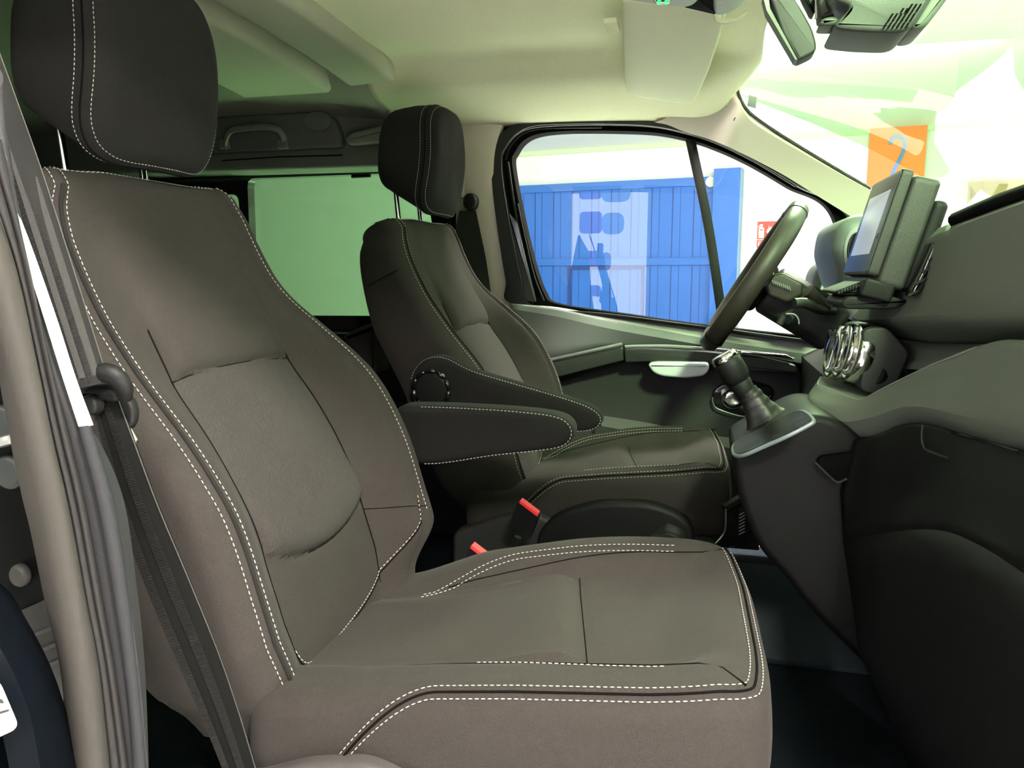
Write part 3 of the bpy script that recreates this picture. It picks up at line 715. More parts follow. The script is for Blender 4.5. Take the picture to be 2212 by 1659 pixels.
dslab('pull_handle', [(1398, 786), (1415, 782), (1530, 783), (1533, 796), (1522, 812), (1480, 817), (1430, 813), (1410, 805)], 2.225, 2.30, .014, mat('pull_handle_white', (.72, .77, .82), .35), Yt=2.23, rr=.012, label='pale silver pull handle')
# inner release
hb = dslab('release_bezel', [(1540, 842), (1560, 828), (1625, 822), (1664, 834), (1672, 850), (1655, 880), (1640, 896), (1600, 897), (1550, 880), (1538, 868)], 2.325, 2.352, .006, GLOSS, Yt=2.33, rr=.012)
V, Fc = tube(cr(PL([(1539, 858, 2.322), (1541, 872, 2.322), (1552, 884, 2.322), (1600, 899, 2.322), (1640, 898, 2.322)]), 30), .0024, 6); mesh('bezel_rim', V, Fc, SILVER, hb)
c = P(1584, 862, 2.315); V, Fc = slab([Vector((c.x+.034*math.cos(a*math.pi/14), c.z+.030*math.sin(a*math.pi/14))) for a in range(28)], 2.305, 2.335, .014, XZ, 6); mesh('release_lever', V, Fc, CHROME, hb)
dslab('lever_surround', [(1556, 842), (1568, 838), (1575, 880), (1560, 872)], 2.318, 2.34, .003, SILVER, Yt=2.32, par=hb)
# door pocket
V, Fc = ribbon(PL([(1290, 900, 2.27), (1400, 918, 2.26), (1480, 938, 2.25), (1640, 958, 2.25)]), PL([(1300, 925, 2.24), (1400, 942, 2.23), (1480, 955, 2.22), (1640, 985, 2.22)]), .004, .01, 30, 5); mesh('pocket_edge', V, Fc, mat('pocket_grey', (.07, .072, .07), .6, spec=.3), door)
V, Fc = ribbon(PL([(1290, 918, 2.24), (1400, 940, 2.23), (1480, 955, 2.22), (1640, 980, 2.22)]), [Vector((-.38, 2.24, .08)), Vector((-.2, 2.23, .08)), Vector((.0, 2.22, .08)), Vector((.16, 2.22, .08))], .0, .01, 30, 5); mesh('door_pocket', V, Fc, PLAS, door)
# A pillar trim
V, Fc = ribbon(PL([(1598, 196, 2.24), (1612, 235, 2.25), (1650, 268, 2.27), (1740, 322, 2.29), (1830, 376, 2.31), (1940, 440, 2.33)]), PL([(1420, 262, 2.335), (1470, 272, 2.335), (1562, 301, 2.34), (1680, 360, 2.345), (1770, 418, 2.35), (1880, 490, 2.355)]), .020, .02, 60, 12)
struct(mesh('trim_5', V, Fc, PILT))
V, Fc = tube(cr([p+Vector((0, -.012, 0)) for p in PL([(1588, 256+0, 2.26), (1575, 278, 2.30), (1564, 300, 2.335)])], 12), .0012, 5); struct(mesh('trim_6', V, Fc, SEAM))
# windscreen seal and glass
seal = PL([(1640, 60, 1.95), (1612, 130, 2.1), (1594, 175, 2.19), (1596, 205, 2.225), (1615, 238, 2.245), (1660, 273, 2.265), (1750, 330, 2.285), (1880, 408, 2.31)])
V, Fc = tube(cr(seal, 60), .0075, 8, flat=.6); struct(mesh('trim_7', V, Fc, RUB))
wsn = [Vector((x, y, z)) for x, y, z in [(.10, .70, 1.33), (.14, 1.1, 1.375), (.16, 1.46, 1.385), (.14, 1.85, 1.375), (.09, 2.12, 1.355), (.05, 2.26, 1.33)]]
wsf = [Vector((x, y, z)) for x, y, z in [(.98, .62, .93), (1.08, 1.0, .92), (1.12, 1.46, .92), (1.08, 1.9, .92), (.98, 2.22, .93), (.80, 2.37, .94)]]
V, Fc = ribbon(wsn, wsf, .03, .0, 40, 14)
nfr = 15
VV = []; 
A = cr(wsn, 40); B = cr(wsf, 40); RRw = [[A[i].lerp(B[i], j/14.)+Vector((.5, 0, .85))*.03*math.sin(math.pi*j/14.) for j in range(15)] for i in range(40)]
V, Fc = rings(RRw, closed=False, cap=False); struct(mesh('window_4', V, Fc, GLW))
# small grey sticker in the corner of the screen
t = P(1624, 219, 2.16); V, Fc = slab([Vector((v.x, v.z)) for v in PL([(1618, 206), (1635, 211), (1632, 234), (1614, 229)], 2.10)], 2.095, 2.10, .0005, XZ); o = mesh('sensor_sticker', V, Fc, mat('sticker_grey', (.09, .105, .10), .5)); tag(o, 'tiny grey square sticker in the upper left corner of the windscreen', 'sticker')

# ------------------------------------------------------------------ sun visor
sv = empty('sun_visor', P(1430, 120, 1.9), 'pale green-grey sun visor folded up above the driver window', 'sun visor')
A = PL([(1343, 8, 1.58), (1346, 60, 1.74), (1350, 120, 1.92), (1353, 175, 2.06), (1362, 203, 2.13)]); 
Bv = PL([(1572, 20, 1.58), (1556, 70, 1.74), (1535, 130, 1.92), (1512, 195, 2.06), (1498, 222, 2.13)])
mid = [a.lerp(b, .5) for a, b in zip(A, Bv)]
ol = PL([(1343, 8, 1.58), (1346, 60, 1.74), (1350, 120, 1.92), (1352, 165, 2.05), (1356, 188, 2.11), (1368, 205, 2.14), (1395, 217, 2.15), (1430, 228, 2.16), (1465, 237, 2.165), (1478, 233, 2.165), (1490, 232, 2.165), (1500, 224, 2.15), (1510, 200, 2.08), (1535, 130, 1.92), (1556, 70, 1.74), (1572, 20, 1.58)])
ol = even(ol+[ol[0]], 140, True); cc = sum(ol, Vector())/len(ol); nv = sum(((ol[i]-cc).cross(ol[(i+1) % 140]-cc) for i in range(140)), Vector()).normalized(); nv = nv if nv.z < 0 else -nv
ol = [p-nv*((p-cc).dot(nv)) for p in ol]
RR = []
for k, (f, h) in enumerate([(.0, .0), (.5, .0), (.93, .0), (.975, .0025), (.993, .006), (1, .010), (.99, .016), (.95, .02), (.0, .02)]):
    RR.append([cc+(p-cc)*max(f, .001)-nv*(h-.012) for p in ol])
V, Fc = rings(RR); mesh('visor_panel', V, Fc, mat('visor_vinyl', (.72, .76, .54), .7, bump=.2, bscale=600), sv)
V, Fc = tube(cr(PL([(1330, 45, 1.60), (1350, 40, 1.60)]), 6), .004, 6); 
p = PL([(1308, 40, 1.66), (1338, 42, 1.66), (1339, 75, 1.66), (1313, 74, 1.66)])
c = P(1323, 57, 1.70); V, Fc = slab(rpoly([Vector((c.x-.015, c.y-.035)), Vector((c.x-.015, c.y+.035)), Vector((c.x+.013, c.y+.035)), Vector((c.x+.013, c.y-.035))], .004), c.z-.004, c.z+.008, .003, XY, 3); mesh('visor_clip', V, Fc, LINER, sv)
c = P(1553, 44, 1.60); V, Fc = tube(cr([c+Vector((-.004, 0, .03)), c, c+Vector((.03, .0, .0)), c+Vector((.05, 0, .012))], 16), [.008-.0003*i for i in range(16)], 8); mesh('visor_pivot', V, Fc, LINER, sv)
# ------------------------------------------------------------------ overhead console (bottom edge visible at the top)
oc = empty('overhead_console', P(1440, 0, 1.42), 'pale overhead lamp console at the top edge with a small green-lit button', 'overhead console')
cm = mat('console_grey', (.42, .48, .42), .5)
def ppoly(nm, L, Y, up, m, par, rr=.006, label=None):
    q = rpoly([Vector((v.x, v.z)) for v in PL(L, Y)], rr, 4); V, Fc = slab(q, Y, Y-up, .006, XZ, 4, R2=.003); return mesh(nm, V, Fc, m, par, label=label)
ppoly('console_body', [(1330, -40), (1340, -2), (1400, 8), (1478, 18), (1500, 12), (1540, -40)], 1.44, .10, cm, oc, .012)
ppoly('lamp_frame', [(1408, -20), (1412, 6), (1416, 10), (1444, 11), (1449, 6), (1449, -20)], 1.335, .006, CHROME, oc, .004)
ppoly('lamp_button', [(1414, -20), (1417, 5), (1444, 6), (1446, -20)], 1.328, .003, mat('lamp_dark', (.10, .16, .12), .4), oc, .002)
for x in (1421, 1437): ppoly('button_light', [(x, 2), (x+5, 2), (x+5, 7), (x, 7)], 1.3245, .001, mat('button_green', (.1, .7, .3), .4, emit=((.1, .9, .4), .6)), oc, .001)
ppoly('dark_recess', [(1470, -30), (1478, 18), (1546, 34), (1548, -30)], 1.50, .01, PLASD, oc, .004)
ppoly('sensor_pod', [(1541, -40), (1541, 28), (1552, 36), (1580, 28), (1612, 5), (1625, -40)], 1.50, .08, cm, oc, .012)
# ------------------------------------------------------------------ rear-view mirror
mr = empty('rearview_mirror', P(1710, 20, 1.45), 'grey rear-view mirror hanging at the top of the windscreen, seen from its side', 'mirror')
mp = rpoly([Vector((v.x, v.z)) for v in PL([(1655, -30), (1700, -30), (1732, 20), (1755, 62), (1764, 95), (1762, 112), (1727, 129), (1722, 128), (1690, 72)], 1.38)], .009, 5)
V, Fc = slab(mp, 1.38, 1.425, .0045, XZ, 6); mesh('mirror_housing', V, Fc, mat('mirror_grey', (.022, .024, .022), .55, bump=.2, bscale=600), mr)
mgl = PL([(1652, -10, 1.377), (1660, 22, 1.377), (1722, 128, 1.377), (1727, 129, 1.377), (1668, 18, 1.377), (1664, -10, 1.377)])
V, Fc = rings([[q+Vector((-.003, 0, 0)) for q in mgl], [q+Vector((-.003, .035, 0)) for q in mgl]]); mesh('mirror_rim', V, Fc, mat('rim_grey', (.10, .115, .09), .5), mr)
ppoly('mirror_stem', [(1712, -30), (1745, -30), (1760, 25), (1752, 48), (1735, 20)], 1.50, .04, PLASD, mr, .006)
V, Fc = tube(PL([(1765, -10, 1.45), (1764, 40, 1.45)]), .0035, 6); mesh('mirror_cable', V, Fc, WHITE, mr, label='short white cable')
# sensor housing with grille
sh_ = empty('camera_housing', P(1900, 20, 1.40), 'grey plastic camera housing with a slotted grille at the top of the windscreen', 'sensor housing')
hmg = mat('housing_grey', (.035, .040, .034), .5, bump=.2, bscale=600)
ppoly('housing_body', [(1790, -40), (1800, 0), (1842, 12), (1800, 52), (1808, 62), (1870, 68), (1945, 70), (1970, 60), (2010, 0), (2030, -40)], 1.36, -.12, hmg, sh_, .012)
ppoly('housing_side', [(1965, 62), (1985, 62), (2003, 55), (2045, 0), (2070, -40), (2030, -40)], 1.40, -.10, mat('housing_light', (.08, .095, .075), .5), sh_, .008)
ppoly('housing_bracket', [(1770, 50), (1778, 38), (1800, 33), (1815, 40), (1808, 54), (1775, 54)], 1.38, -.05, mat('bracket_light', (.07, .085, .065), .5), sh_, .006)
ppoly('housing_recess', [(1766, -30), (1772, 40), (1800, 34), (1840, 10), (1800, -30)], 1.42, -.05, mat('recess_dark', (.05, .055, .045), .6), sh_, .006)
slots = MB()
for r in range(3):
    for k in range(6):
        x = 1922+k*10-r*0; bx, by = (1988-k*9.5-r*13.5, 8+r*20.5)
        if r == 0 and k > 4: continue
        h = 16 if r < 2 else 10
        if (r == 0 and k > 2): by += 9; h = 7
        q = [Vector((v.x, v.z)) for v in PL([(bx, by), (bx+4.5, by), (bx+4.5-h*.62, by+h), (bx-h*.62, by+h)], 1.354)]
        V, Fc = slab(q, 1.3572, 1.3545, .0004, XZ, 2); slots.add(V, Fc)
slots.build('grille_slots', FRAMEB, sh_)
# ------------------------------------------------------------------ dashboard
da_ = empty('dashboard', (.6, 1.46, .3), 'wide dark grey-green plastic dashboard with shelf and lower panels', 'dashboard')
YS = [.62, .80, 1.0, 1.2, 1.32, 1.45, 1.6, 1.8, 2.05, 2.33]
def rail(xs, zs): return [Vector((x, y, z)) for x, y, z in zip(xs, YS, zs)]
TOP = rail([.95]*10, [.90]*10)
TOPM = rail([.50, .50, .50, .50, .50, .50, .50, .52, .55, .55], [.945, .945, .945, .935, .93, .925, .92, .92, .92, .92])
T1 = rail([.355, .352, .350, .352, .352, .352, .355, .40, .44, .46], [.945, .945, .938, .930, .925, .918, .908, .90, .89, .89])
T2 = rail([.342, .340, .337, .338, .338, .335, .335, .38, .42, .45], [.935, .935, .928, .918, .91, .90, .885, .86, .85, .85])
CR1 = rail([.352, .350, .347, .335, .322, .303, .282, .30, .34, .36], [.826, .820, .815, .796, .788, .776, .764, .76, .75, .75])
CR2 = rail([.358, .356, .353, .340, .327, .310, .290, .31, .34, .36], [.819, .813, .808, .789, .781, .769, .757, .75, .74, .74])
IN1 = rail([.41, .41, .41, .40, .39, .37, .35, .36, .40, .42], [.775, .770, .765, .755, .745, .735, .73, .72, .71, .71])
def patch(nm, rl, m, k=5, nu=70, sol=True):
    V, Fc = gridlin(rl, nu, k); o = mesh(nm, V, Fc, m, da_)
    if sol: q = o.modifiers.new('s', 'SOLIDIFY'); q.thickness = .004; q.offset = 0
    return o
patch('top_panel', [TOP, TOPM, T1], PLAS)
patch('upper_panel', [T1, T2, CR1, CR2, IN1], DASHM)
SH0 = rail([.40, .40, .40, .385, .37, .33, .34, .38, .40, .42], [.735, .73, .727, .715, .70, .69, .68, .68, .68, .68])
patch('recess_panel', [IN1, SH0], DASHM, 3)
YS2 = [.62, .80, .95, 1.1, 1.2, 1.3, 1.36, 1.40]
def rail2(xs, zs): return [Vector((x, y, z)) for x, y, z in zip(xs, YS2, zs)]
# shelf band: traced lip from the near side to the console corner
L0 = PL([(2212, 742, 1.0), (2110, 752, 1.12), (2014, 790, 1.22), (1960, 815, 1.28), (1900, 845, 1.34), (1862, 864, 1.38), (1835, 858, 1.42), (1790, 842, 1.50), (1768, 832, 1.56), (1774, 815, 1.60)])
L0 = [Vector((.35, .62, .742)), Vector((.35, .82, .740))]+L0
L1 = [Vector((.352, .62, .732)), Vector((.352, .82, .730))]+PL([(2212, 770, .99), (2110, 790, 1.11), (2012, 822, 1.21), (1956, 848, 1.27), (1896, 872, 1.33), (1850, 888, 1.37), (1815, 880, 1.41), (1762, 868, 1.49), (1748, 856, 1.56), (1758, 838, 1.62)])
L2 = [Vector((.352, .62, .690)), Vector((.352, .82, .685))]+PL([(2212, 925, .95), (2110, 905, 1.06), (2005, 880, 1.18), (1950, 880, 1.25), (1890, 900, 1.32), (1838, 910, 1.37), (1800, 905, 1.41), (1752, 885, 1.49), (1742, 872, 1.57), (1752, 850, 1.63)])
L3 = [Vector((.385, .62, .676)), Vector((.385, .82, .672))]+PL([(2212, 975, .98), (2110, 948, 1.09), (2005, 918, 1.21), (1950, 920, 1.28), (1890, 944, 1.35), (1850, 945, 1.39), (1815, 930, 1.43), (1775, 905, 1.50), (1762, 890, 1.58), (1770, 862, 1.64)])
Lin = [p+Vector((.06, .02, -.004)) for p in L0]
SHm = patch('shelf_band', [L0, L1, L2, L3], DASHM, 5, 90)
V, Fc = tube([p+Vector((-.001, 0, .001)) for p in cr(L0[3:], 80)], .0013, 6); mesh('shelf_edge_line', V, Fc, GREYM, da_)
BK = [Vector((.42, p.y+.05, p.z-.01)) for p in L0]
BK = [Vector((max(.36, p.x+.10), min(p.y+.04, 1.72), p.z-.005)) for p in L0]
patch('shelf_tray', [L0, BK], DASHM, 3, 60)
# bulkhead closing the dashboard
V, Fc = box((.66, .62, .02), (.68, 2.36, .90)); mesh('bulkhead', V, Fc, PLASD, da_, False)
V, Fc = box((.43, .64, .30), (.66, 2.32, .715)); mesh('inner_housing', V, Fc, PLASD, da_, False)
# lower panels
D0 = L3[:8]
D1 = [Vector((.335, .62, .66)), Vector((.335, .82, .655))]+PL([(2212, 985, .94), (2110, 958, 1.05), (2005, 925, 1.16), (1950, 925, 1.23), (1890, 948, 1.32), (1845, 955, 1.36)])
D2 = [Vector(v) for v in [(.33, .62, .60), (.325, .82, .60), (.318, .95, .595), (.305, 1.05, .58), (.29, 1.16, .55), (.27, 1.23, .53), (.245, 1.32, .51), (.225, 1.36, .49)]]
D3 = [Vector(v) for v in [(.315, .62, .565), (.31, .82, .56), (.30, .95, .55), (.288, 1.05, .53), (.265, 1.16, .49), (.25, 1.23, .46), (.24, 1.32, .42), (.235, 1.36, .40)]]
D4 = [Vector(v) for v in [(.31, .62, .33), (.30, .82, .32), (.29, .95, .31), (.275, 1.05, .29), (.25, 1.16, .28), (.25, 1.23, .26), (.26, 1.32, .24), (.27, 1.36, .22)]]
D5 = [Vector((p.x+.12, p.y, .02)) for p in D4]
patch('lower_panel', [D0, D1, D2, D3], PLASD, 4, 50); patch('kick_panel', [D3, D4, D5], PLASD, 4, 50)
# glovebox marks
gb = mesh('glovebox_edge', *tube(cr([p+Vector((-.006, -.004, 0)) for p in PL([(2066, 934, 1.085), (2130, 952, 1.02), (2212, 976, .935)])], 30), .0022, 6), GLOSS, da_)
mesh('glovebox_handle', *tube(cr([p+Vector((-.006, -.006, 0)) for p in PL([(2001, 917, 1.155), (1999, 940, 1.15), (2003, 962, 1.15), (2012, 972, 1.145), (2056, 988, 1.09)])], 30), .0016, 6), PLAS, da_)
# driver-side panels
YS = [1.60, 1.8, 2.05, 2.33]
E0 = rail([.34, .36, .40, .42], [.70, .70, .70, .70]); E1 = rail([.26, .26, .26, .26], [.62, .62, .62, .62]); E2 = rail([.26, .24, .24, .26], [.50, .48, .48, .50]); E3 = rail([.40, .40, .40, .40], [.40, .40, .40, .40]); E4 = rail([.60, .60, .60, .60], [.05, .05, .05, .05])
patch('driver_knee_panel', [E0, E1, E2, E3, E4], PLASD, 4, 30)
# round cup recess beside the knobs
c = P(1790, 757, 1.74); V, Fc = tube([Vector((c.x, c.y+.040*math.cos(a*math.pi/20), c.z+.040*math.sin(a*math.pi/20))) for a in range(40)], .004, 8, closed=True, up=(1, 0, 0)); mesh('round_recess', V, Fc, PLAS, da_)
# centre stack pod with three knobs
RR = []
podp = PL([(1858, 714), (1875, 706), (1912, 706), (1960, 760), (1930, 830), (1880, 850), (1852, 838), (1862, 780)], 1.44)
V, Fc = slab(rpoly([Vector((v.x, v.z)) for v in podp], .01, 4), 1.42, 1.62, .004, XZ, 5); mesh('control_pod', V, Fc, PLAS, da_)
kn = [(1812, 762, 1.565), (1832, 760, 1.515), (1853, 764, 1.465)]
ax = Vector((-.97, -.12, .20)).normalized()
for px, py, Y in kn:
    c = P(px, py, Y); u = Vector((.12, -.97, 0)); u = (u-ax*u.dot(ax)).normalized(); w = ax.cross(u); RR = []
    for h, r in ((-.02, .026), (-.012, .030), (-.002, .031), (.010, .030), (.014, .029), (.016, .026), (.0165, .021), (.013, .019), (.012, .001)):
        r *= 1.7; h *= .8
        RR.append([c+ax*h+u*(r*math.cos(2*math.pi*j/36))+w*(r*math.sin(2*math.pi*j/36)) for j in range(36)])
    V, Fc = rings(RR); k = mesh('climate_knob', V, Fc, CHROME, da_, label='chrome rimmed climate knob')
# dash socket below the knobs
c = P(1903, 812, 1.44); V, Fc = tube([c+Vector((-.012, -.012, .004)), c+Vector((.03, .02, -.01))], .018, 16); o = mesh('power_socket', V, Fc, PLASD, da_)
# gear console
gc = empty('gear_console', (.15, 1.5, .3), 'dark centre console with a sloping top and pale rim around the gear lever', 'console')
cp_ = [(1578, 985), (1600, 968), (1742, 893), (1800, 900), (1860, 940), (1960, 1000), (1960, 1280), (1900, 1470), (1760, 1330), (1690, 1240), (1640, 1190), (1605, 1110), (1585, 1030)]
V, Fc = slab(rpoly([Vector((v.x, v.z)) for v in PL(cp_, 1.37)], .03, 5), 1.37, 1.63, .016, XZ, 8); mesh('console_body', V, Fc, PLASD, gc)
# rim of the top panel
RM = [PZ(x, y, z) for x, y, z in [(1587, 982, .545), (1583, 968, .548), (1592, 955, .555), (1632, 935, .575), (1690, 905, .60), (1722, 890, .612), (1740, 892, .616), (1757, 908, .612), (1750, 917, .606), (1700, 945, .583), (1650, 967, .562), (1608, 985, .548)]]
cpl = Vector((.628-.548, 0, 0))
def onplane(x, y):   # slanted plane of the console top
    # plane through (x,z): (.045,.542)-(.175,.628)
    n = Vector((-(.628-.542), 0, .130)).normalized(); p0 = Vector((.045, 1.4, .550)); d = ray(x, y); o = Vector((0, 0, CZ)); t = (p0-o).dot(n)/d.dot(n); return o+d*t
RM = [onplane(x, y) for x, y in [(1588, 983), (1584, 968), (1594, 955), (1632, 935), (1690, 906), (1722, 891), (1740, 892), (1757, 908), (1750, 917), (1700, 943), (1650, 965), (1608, 983)]]
V, Fc = tube(cr(RM, 120, True), .0034, 8, closed=True, up=(-.55, 0, .83)); mesh('gaiter_rim', V, Fc, mat('rim_pale', (.30, .36, .37), .35, .4), gc)
q = cr(RM, 80, True); cc = sum(q, Vector())/80; V, Fc = rings([[cc+(p-cc)*f+Vector((-.55, 0, .83))*h for p in q] for f, h in ((.97, .004), (.6, .004), (.01, .004))]); mesh('top_inlay', V, Fc, mat('inlay_black', (.006, .006, .006), .35, spec=.3), gc)
# storage notch on the console side
nt_ = PL([(1762, 1000, 1.362), (1770, 985, 1.362), (1850, 975, 1.362), (1862, 1000, 1.362), (1845, 1020, 1.362), (1812, 1040, 1.362), (1800, 1035, 1.362)])
V, Fc = slab(rpoly([Vector((v.x, v.z)) for v in nt_], .008, 4), 1.355, 1.372, .003, XZ, 3); mesh('storage_notch', V, Fc, mat('notch_black', (.003, .003, .003), .9, spec=.05), gc)
V, Fc = tube(cr(PL([(1760, 998, 1.353), (1785, 1022, 1.353), (1808, 1041, 1.353), (1830, 1034, 1.353)]), 20), .0022, 6); mesh('notch_lip', V, Fc, PLAS, gc)
# gear lever
gl = empty('gear_lever', P(1660, 925, 1.5), 'black gear lever with silver-topped knob and leather gaiter', 'gear lever')
def lathe(nm, a, b, prof, m, par, n=28):
    d = (b-a); L = d.length; d.normalize(); u = d.cross(Vector((0, 1, 0))).normalized(); w = d.cross(u)
    V, Fc = rings([[a+d*(L*t)+u*(r*math.cos(2*math.pi*j/n))+w*(r*math.sin(2*math.pi*j/n)) for j in range(n)] for t, r in prof]); return mesh(nm, V, Fc, m, par)
k0, k1 = P(1562, 766, 1.50), P(1612, 850, 1.50)
lathe('gear_knob', k0, k1, [(.10, .022), (.14, .0255), (.3, .0265), (.5, .0265), (.62, .024), (.68, .0215), (.70, .020), (.72, .021), (.95, .019), (1.12, .017)], PLASD, gl)
lathe('knob_cap', k0, k1, [(-.03, .001), (-.03, .012), (-.015, .0215), (.02, .0245), (.07, .0255), (.14, .0262), (.16, .025)], CHROME, gl)
# gaiter: folds
RR = []
g0 = P(1618, 850, 1.50); g1 = P(1668, 930, 1.50)
for i in range(24):
    t = i/23; c = g0.lerp(g1, t); r = .018+.012*t+.022*t**3; ring = []
    for j in range(48):
        a = 2*math.pi*j/48; rr = r*(1+.10*math.sin(5*a+3*t)*t+.04*math.sin(t*30)*(1-t))
        u = Vector((.86, 0, .5)); 
        ring.append(c+u*(rr*1.15*math.cos(a))+Vector((0, 1, 0))*(rr*math.sin(a)))
    RR.append(ring)
V, Fc = rings(RR); mesh('gaiter', V, Fc, LEATHD, gl)
mesh('gaiter_collar', *tube([g0+Vector((-.004, 0, .004)), g0+Vector((.006, 0, -.008))], .0195, 20), LEATHD, gl)
# ------------------------------------------------------------------ touchscreen
ts = empty('touchscreen', P(1930, 640, 1.45), 'tall grey tablet-style touchscreen standing on the dashboard', 'touchscreen')
# face: lower-left, upper-left, upper-right, lower-right
fl = [P(1804, 592, 1.62), P(1868, 408, 1.62), P(1975, 348, 1.385), P(1893, 594, 1.385)]
n_ = (fl[1]-fl[0]).cross(fl[3]-fl[0]).normalized(); n_ = n_ if n_.x < 0 else -n_
# keep a true rectangle: use up and across axes
ua = ((fl[1]-fl[0])+(fl[2]-fl[3])).normalized(); cen = sum(fl, Vector())/4
ac = Vector((0, -1, 0)); ac = (ac-ua*ac.dot(ua)).normalized(); n_ = ua.cross(ac); n_ = n_ if n_.x < 0 else -n_
hh = ((fl[1]-fl[0]).length+(fl[2]-fl[3]).length)/4; hw = (fl[3]-fl[0]).length/2
def tp(a, b, t): return cen+ac*a+ua*b+n_*t
def tslab(nm, w0, w1, h0, h1, t0, t1, R, m, par, rr=.008, R2=None):
    q = rpoly([Vector((w0, h0)), Vector((w0, h1)), Vector((w1, h1)), Vector((w1, h0))], rr, 5)
    V, Fc = slab(q, t0, t1, R, tp, 5, R2); return mesh(nm, V, Fc, m, par)
tsm = mat('screen_housing', (.022, .022, .020), .55, bump=.4, bscale=600)
tslab('bezel', -hw, hw, -hh, hh, -.018, 0, .003, tsm, ts, .010)
tslab('housing', -hw+.004, hw, -hh-.012, hh-.006, -.062, -.0185, .008, tsm, ts, .012)
tslab('rear_box', -hw+.012, hw-.004, -hh*1.12, hh*.6, -.085, -.06, .01, PLASD, ts, .012)
sg = mat('screen_glass', (.035, .045, .045), .25)
tslab('screen_glass', -hw+.004, hw-.004, -hh+.004, hh-.004, -.001, .0015, .001, sg, ts, .006)
sc = mat('lit_display', (.1, .12, .13), .2, emit=((.60, .66, .70), .55))
tslab('display', -hw+.030, hw-.034, -hh+.035, hh-.032, .001, .0022, .0005, sc, ts, .003)
tslab('screen_button', hw-.014, hw-.010, -hh+.060, -hh+.070, .001, .003, .0008, GLOSS, ts, .002)
# shelf and key panel below the screen
tslab('lower_ledge', -hw+.02, hw-.002, -hh-.035, -hh-.004, -.05, .0, .006, PLASD, ts, .006)
def ppol(nm, L, Y, dY, m, par, R=.004, rr=.006):
    V, Fc = slab(rpoly([Vector((v.x, v.z)) for v in PL(L, Y)], rr, 4), Y, Y+dY, R, XZ, 4); return mesh(nm, V, Fc, m, par)
ppol('key_panel', [(1800, 630), (1880, 600), (1905, 622), (1900, 640), (1812, 638)], 1.42, .16, PLASD, ts)
ppol('base_tray', [(1815, 655), (1830, 640), (1930, 640), (1965, 650), (1935, 668), (1825, 668)], 1.40, .18, PLASD, ts)
kb = MB()
for i in range(14):
    p = P(1812+i*6.2, 632-i*2.1, 1.415); kb.add(*box((p.x-.0015, 1.412, p.z-.002), (p.x+.0015, 1.42, p.z+.002)))
kb.build('key_ridges', RUB, ts)
# vents beside the screen
vt = ppol('side_vent', [(1965, 640), (1990, 590), (2020, 520), (2075, 478), (2060, 520), (2020, 590), (1985, 640)], 1.34, .05, GLOSS, da_)
for i in range(5):
    a = P(1962+i*15, 638-i*25, 1.335); b = P(1985+i*17, 628-i*27, 1.335); mesh('vent_fin', *tube([a, b], .0022, 6), PLAS, vt)
V, Fc = tube([Vector((.352, .62, .946)), Vector((.350, .9, .946)), Vector((.348, 1.1, .940)), Vector((.350, 1.3, .930))], .011, 10); mesh('top_lip', V, Fc, FRAMEB, da_)
# ------------------------------------------------------------------ instrument hood
ic = empty('instrument_cluster', P(1840, 540, 1.98), 'oval instrument cluster hood with glossy glass, between steering wheel and touchscreen', 'instrument cluster')
hp_ = [(1805, 510), (1812, 485), (1835, 466), (1870, 458), (1900, 470), (1905, 560), (1880, 625), (1825, 632), (1812, 590), (1800, 545)]
V, Fc = slab(rpoly(pq(hp_, 1.80), .015, 4), 1.80, 2.16, .03, XZ, 6); mesh('cluster_hood', V, Fc, mat('hood_grey', (.12, .14, .13), .5), ic)
for k, (r, m) in enumerate(((.046, GREYM), (.034, GLOSS))):
    c = P(1845, 540, 1.80); V, Fc = slab([Vector((c.x+r*.55*math.cos(a*math.pi/14)+.004, c.z+r*1.1*math.sin(a*math.pi/14))) for a in range(28)], 1.798-.003*k, 1.81, .003, XZ, 3); mesh('dial_ring', V, Fc, m, ic)
# ------------------------------------------------------------------ steering wheel
sw = empty('steering_wheel', P(1640, 610, 1.94), 'dark leather steering wheel seen nearly edge-on in front of the driver seat', 'steering wheel')
WC = Vector((.098, 1.965, .842)); wa = Vector((.52, 0, .854)).normalized(); wn = Vector((-.854, 0, .52)); wy = Vector((0, 1, 0)); RW = .188
def wpt(a, r=RW, h=0): return WC+wa*(r*math.cos(a))+wy*(r*math.sin(a))+wn*h
RR = []
for i in range(96):
    a = 2*math.pi*i/96; rad = (wa*math.cos(a)+wy*math.sin(a)); c = wpt(a); k = 1+.10*math.exp(-((abs(math.sin(a))-.85)/.25)**2)
    RR.append([c+rad*(.0150*k*math.cos(2*math.pi*j/16))+wn*(.0215*k*math.sin(2*math.pi*j/16)) for j in range(16)])
RR.append(RR[0]); V, Fc = rings(RR, cap=False); rim = mesh('rim', V, Fc, LEATH, sw)
ms = MB()
for a in (-.45, -2.6, .45, 2.6):
    rad = (wa*math.cos(a)+wy*math.sin(a)); c = wpt(a)
    k = 1+.10*math.exp(-((abs(math.sin(a))-.85)/.25)**2)
    mesh('rim_seam', *tube([c+rad*(.0152*k*math.cos(2*math.pi*j/24))+wn*(.0218*k*math.sin(2*math.pi*j/24)) for j in range(24)], .0009, 5, closed=True), SEAM, rim)
hubp = rpoly([Vector(p) for p in [(-.05, -.06), (.03, -.07), (.05, -.04), (.055, .04), (.03, .07), (-.05, .06), (-.08, .0)]], .03, 5)
wf = lambda a, b, t: WC+wa*a+wy*b+wn*t
V, Fc = slab(hubp, -.045, .004, .018, wf, 6); mesh('airbag_hub', V, Fc, PLASD, sw)
